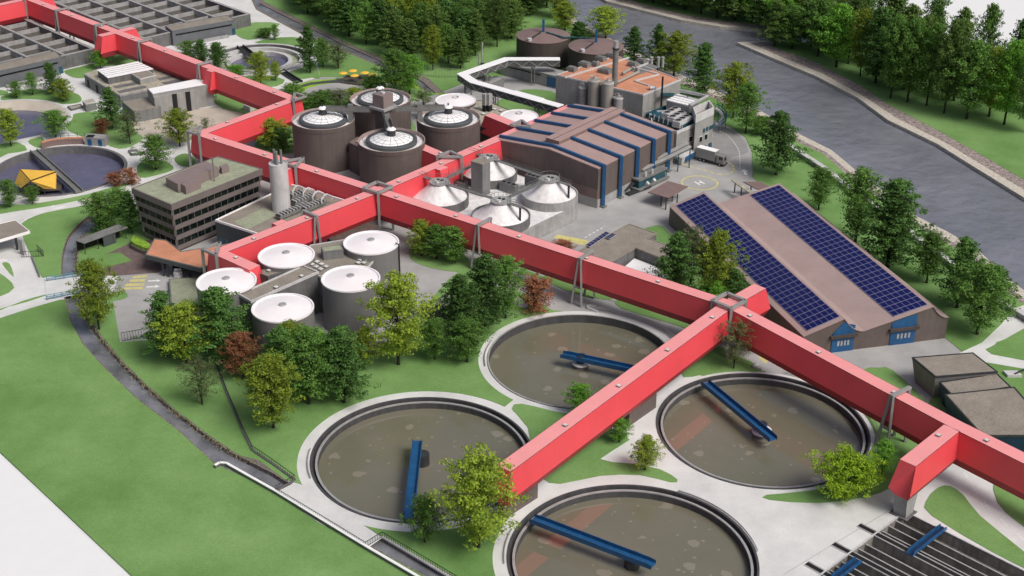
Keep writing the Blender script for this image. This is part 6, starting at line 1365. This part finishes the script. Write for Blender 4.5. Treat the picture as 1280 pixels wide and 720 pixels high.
TR = [
 (598, 684, 570, 84, 'y', 'big yellow-green tree at the bottom, hiding the end of the red gallery'),
 (531, 678, 622, 43, 'g', 'small dark green tree at the near rim of the tank beside the creek'),
 (806, 588, 547, 35, 'y', 'small yellow-green tree on a lawn tip between two round brown tanks'),
 (774, 553, 524, 27, 'f', 'tiny fresh green tree right of the slanting gallery, by the brown support block'),
 (725, 518, 481, 34, 'f', 'fresh green bushy tree peeping over the slanting red gallery'),
 (1056, 618, 568, 66, 'b', 'broad lime-green bush overlapping the right rim of a round brown tank'),
 (1102, 592, 552, 28, 'f', 'small green tree between the gallery portal legs and the lime bush'),
 (917, 461, 400, 38, 's', 'thin sparse tree in front of the square gallery frame at the crossing'),
 (936, 438, 402, 30, 'R', 'reddish tree foliage against the red gallery, right of the crossing frame'),
 (342, 535, 446, 66, 'y', 'yellow-green tree standing alone on the lawn above the creek retaining wall'),
 (253, 506, 449, 46, 's', 'bare multi-stemmed olive tree on the lawn left of the creek retaining wall'),
 (233, 455, 381, 64, 'y', 'bright yellow-green tree in front of the leftmost silo'),
 (208, 446, 366, 50, 'c', 'dark tree left of the bright yellow-green one, by the yard fence'),
 (280, 452, 362, 72, 'c', 'dark green tree directly in front of the leftmost silo'),
 (304, 474, 417, 42, 'R', 'rusty red tree among the dark trees below the silos'),
 (352, 488, 412, 52, 'c', 'dark tree below the front left silo, just right of the rusty red tree'),
 (386, 505, 412, 62, 'g', 'leafy mid-green tree in the middle of the clump below the silos'),
 (405, 478, 416, 34, 'f', 'fresh green tree between the front left silo and the tall silo'),
 (368, 470, 402, 40, 'y', 'small yellowish tree top rising behind the clump below the silos'),
 (430, 503, 412, 56, 'c', 'dark tree at the right end of the clump below the silos'),
 (456, 462, 411, 36, 'y', 'small olive-yellow tree right of the clump, below the tall silo'),
 (498, 456, 346, 72, 'y', 'tall yellow-green tree on the lawn right of the tall silo'),
 (543, 450, 399, 36, 'g', 'small mid-green tree just right of the tall yellow-green tree'),
 (584, 453, 401, 42, 'g', 'small mid-green tree nearest the left rim of the farthest brown tank'),
 (577, 432, 346, 54, 'c', 'dark tree in front of the small garage with the pale roof'),
 (606, 412, 320, 60, 'c', 'tall dark tree left of the red shrub, under the gallery portal'),
 (632, 398, 322, 40, 'g', 'green tree between the tall dark tree and the red shrub'),
 (669, 390, 352, 38, 'r', 'round red shrub on the lawn behind the farthest brown tank'),
 (527, 320, 276, 32, 'y', 'yellow-green tree at the left of the trio in front of the red gallery'),
 (546, 324, 282, 34, 'g', 'green tree in the middle of the trio in front of the red gallery'),
 (569, 328, 284, 40, 'g', 'green tree at the right of the trio in front of the red gallery'),
 (706, 312, 303, 26, 'r', 'low reddish shrub peeping over the red gallery beside the yellow road box'),
 (124, 412, 327, 50, 'y', 'tall yellow-green tree on the creek bank beside the blue bridge'),
 (112, 372, 345, 22, 's', 'thin olive tree behind the blue bridge railing'),
 (130, 290, 243, 40, 'g', 'green tree at the left of the group beside the office, above the dark shelter'),
 (149, 270, 238, 38, 'g', 'green tree in the middle of the group beside the office'),
 (166, 292, 240, 28, 'c', 'dark tree pressed against the left wall of the office'),
 (141, 161, 110, 30, 'c', 'tall dark tree in front of the low annex, right of the small kiosk'),
 (163, 180, 140, 34, 's', 'sparse olive tree beside the low annex corner'),
 (127, 168, 149, 18, 'r', 'small rust-red shrub behind the hut with blue doors'),
 (225, 183, 137, 38, 'y', 'yellow-green tree left of the corner where the red gallery turns'),
 (195, 212, 170, 38, 'g', 'green tree on the small lawn above the office roof'),
 (258, 168, 148, 16, 's', 'tiny bare tree beside the corner of the red gallery'),
 (146, 233, 216, 20, 'r', 'rust-red shrub nearest the rim of the large pond'),
 (166, 231, 212, 19, 'r', 'rust-red shrub farther right from the large pond, near the office'),
 (14, 183, 137, 30, 'y', 'yellow-green tree overlapping the pond with the sandy bank at the left edge'),
 (70, 171, 139, 34, 'g', 'spreading green tree on the path between the two ponds'),
 (13, 259, 226, 24, 'g', 'small dark green tree below the yellow tent at the left edge'),
 (41, 255, 233, 17, 'g', 'smaller round tree right below the yellow tent'),
 (21, 123, 102, 16, 'g', 'small green tree farthest left in front of the long low building'),
 (41, 119, 91, 17, 'g', 'slender green tree second from left in front of the long low building'),
 (66, 118, 79, 22, 'c', 'tall dark tree at the end of the long low building'),
 (80, 127, 99, 24, 'y', 'olive-yellow tree in front of the tall dark one, on the lawn island'),
 (126, 86, 63, 20, 'f', 'bright yellowish tree under the stub of the red gallery, near the top left'),
 (236, 76, 52, 24, 'g', 'tree at the left of the dark row behind the upper red gallery'),
 (252, 78, 50, 22, 'c', 'second tree of the dark row behind the upper red gallery'),
 (272, 84, 54, 24, 'c', 'third tree of the dark row behind the upper red gallery'),
 (296, 94, 82, 26, 'f', 'low green shrubbery tree right of the dark row, by the ring basin'),
 (326, 108, 66, 30, 'y', 'olive-yellow tree standing in front of the ring basin water'),
 (345, 101, 77, 14, 'y', 'small olive tree in front of the ring basin, right of the larger one'),
 (388, 91, 32, 28, 'c', 'tall dark green tree right of the ring basin'),
 (404, 84, 48, 22, 'g', 'green tree between the tall dark tree and the yellow umbrellas'),
 (423, 86, 54, 32, 's', 'olive tree directly behind the yellow umbrellas'),
 (344, 50, 31, 10, 'g', 'tiny tree on the pale path above the ring basin'),
 (331, 47, 36, 18, 'm', 'low hedge-like shrub on the lawn above the ring basin'),
 (340, 186, 148, 40, 'y', 'reddish-green tree in the corner of the red gallery behind the left digester'),
 (352, 190, 160, 28, 'c', 'dark tree between the gallery corner and the left digester'),
 (366, 117, 106, 22, 'm', 'low green shrub beside the dark channel end'),
 (476, 110, 97, 16, 'g', 'small tree right of the yellow umbrellas, near the back digester'),
 (380, 140, 118, 30, 'm', 'rounded green shrub left in the row behind the left digester'),
 (402, 138, 115, 30, 'm', 'rounded green shrub in the middle of the row behind the left digester'),
 (424, 136, 112, 30, 's', 'olive shrub tree right in the row behind the left digester'),
 (444, 134, 110, 26, 'y', 'yellow-green small tree between the left and back digesters'),
 (465, 118, 96, 26, 'm', 'green shrub touching the back digester, below the umbrellas'),
 (494, 122, 62, 40, 'g', 'bushy green tree right behind the back digester'),
 (512, 118, 70, 34, 'f', 'fresh green tree by the canal, right of the back digester'),
 (530, 148, 112, 30, 's', 'sparse olive tree between the back and right digesters'),
 (970, 219, 141, 52, 'c', 'large dark tree on the road bend above the solar shed'),
 (1023, 263, 211, 33, 'g', 'small green tree beside the upper right edge of the solar shed'),
 (1069, 303, 212, 50, 'g', 'green tree second down along the solar shed, left of the biggest'),
 (1109, 334, 228, 68, 'c', 'biggest tree along the right side of the solar shed'),
 (1158, 354, 291, 40, 'g', 'small green tree between the biggest tree and the river trees by the shed corner'),
 (1196, 385, 300, 54, 'c', 'dark tree at the lower right corner of the solar shed'),
 (1221, 418, 332, 66, 'g', 'wide green tree nearest the path fork right of the solar shed'),
 (1243, 375, 334, 32, 'c', 'small dark tree against the river bank at the right edge'),
 (842, 378, 292, 52, 'c', 'dark tree at the left wall of the solar shed behind the gallery'),
 (862, 366, 284, 40, 's', 'sparse olive tree touching the top left edge of the solar panels'),
 (892, 378, 290, 54, 'y', 'yellow-olive tree in front of the left solar panels'),
 (915, 384, 338, 36, 'c', 'dark green tree between the solar shed and the gallery crossing'),
 (889, 386, 352, 34, 'f', 'bright low tree right behind the red gallery near the crossing'),
 (757, 48, 9, 42, 'y', 'yellow-green tree on the near river bank behind the right gas holder'),
 (706, 40, 3, 30, 'y', 'yellow-green tree by the river behind the left gas holder'),
 (724, 52, 28, 30, 'c', 'low dark tree between the two gas holders and the river'),
 (792, 84, 34, 28, 'c', 'narrow dark tree on the river bank, first right of the chimney'),
 (822, 92, 31, 26, 'c', 'dark tree on the river bank behind a yellow-green one'),
 (842, 98, 41, 44, 'y', 'wide yellow-green tree on the river bank behind the orange roofs'),
 (877, 122, 54, 38, 'c', 'dark tree on the river bank behind the grey annex'),
 (916, 148, 79, 42, 'y', 'olive-yellow tree on the river bank right of the annex'),
 (932, 167, 104, 36, 'g', 'green tree at the road bend beside the river bank'),
 (950, 168, 146, 24, 'm', 'low green shrub right of the road bend tree'),
]
for x, y, yt, w, k, lab in TR: tree(x, y, yt, w, k, lab)
# wooded far river bank
far = [(968, 58, 2), (990, 61, 8), (1014, 58, -8), (1022, 71, -5), (1036, 66, 4), (1045, 84, 6), (1075, 95, 12), (1060, 80, -12), (1094, 104, 10), (1113, 123, 20), (1134, 128, 24), (1130, 112, 8), (1158, 132, 30), (1180, 142, 26), (1208, 149, 52), (1192, 126, 12), (1255, 156, 50), (1236, 146, 60), (1282, 166, 62), (1268, 120, 26), (1225, 112, 6), (1160, 96, -5), (1110, 84, -16), (1080, 62, -22), (1000, 44, -24), (1045, 52, -25), (1290, 140, 20), (978, 46, -12), (1025, 48, -20), (1150, 112, 20)]
far += [(778, -6, -60), (797, -2, -55), (816, 4, -50), (836, 8, -48), (856, 12, -50), (876, 18, -46), (896, 23, -44), (918, 26, -42), (940, 29, -40), (806, -14, -70), (846, -4, -60), (866, 2, -58), (887, 8, -56), (908, 12, -56), (930, 16, -50), (952, 24, -44), (826, -8, -64), (785, -20, -70), (966, 36, -30), (972, 20, -44), (990, 32, -40), (1012, 38, -38)]
kk = 'wgWgwfyWcgg'
for i, (x, y, yt) in enumerate(far):
    tree(x, y, yt, 34 + (i * 7) % 20, kk[i % len(kk)], 'tall tree in the dense wood on the far side of the river', 'wood on the far river bank')
# wood behind the plant
rnd = random.Random(11); done = []
poly = [(352, -8), (372, 12), (410, 34), (452, 56), (500, 78), (530, 92), (560, 92), (592, 88), (600, 60), (642, 58), (645, 30), (715, 26), (690, 0), (670, -25), (350, -30)]
PV = [Vector(p) for p in poly]; tries = 0
while len(done) < 112 and tries < 20000:
    tries += 1; x, y = rnd.uniform(345, 720), rnd.uniform(-30, 96)
    if not inside(PV, x, y) or any(abs(x - a) < 13 and abs(y - b) < 7 for a, b in done): continue
    done.append((x, y))
done.sort(key=lambda p: p[1])
for i, (x, y) in enumerate(done):
    h = rnd.uniform(44, 66) if y > 20 else rnd.uniform(40, 60); k = rnd.choice('wwWgccyWwgW')
    tree(x, y, y - h, rnd.uniform(26, 36), k, 'tall tree in the wood behind the digesters and gas holders', 'wood behind the plant')
# ground cover: reeds on the creek bank
rb = MB(); rr_ = random.Random(5); Rw = smooth(pxs(CRK_R[5:]), 5, False)
for a, b in zip(Rw, Rw[1:]):
    L_ = (b - a).length; n_ = Vector((-(b - a).y, (b - a).x)).normalized()
    for j in range(int(L_ * 9)):
        p = a + (b - a) * rr_.random() + n_ * rr_.uniform(.0, 1.4); h = rr_.uniform(.2, .6); az = rr_.uniform(0, 3.14); d = Vector((math.cos(az), math.sin(az))) * .14; ln = Vector((rr_.uniform(-.25, .25), rr_.uniform(-.25, .25)))
        rb.add([(*(p - d), 0), (*(p + d), 0), (*(p + ln), h)], [(0, 1, 2)])
mat('reed', (.30, .25, .16), .9, c2=(.13, .14, .06), scale=.6)
tag(rb.build('bank_reeds', 'reed', smooth=False, recalc=False), 'dry tufts of grass along the right bank of the creek', 'grass', kind='stuff')
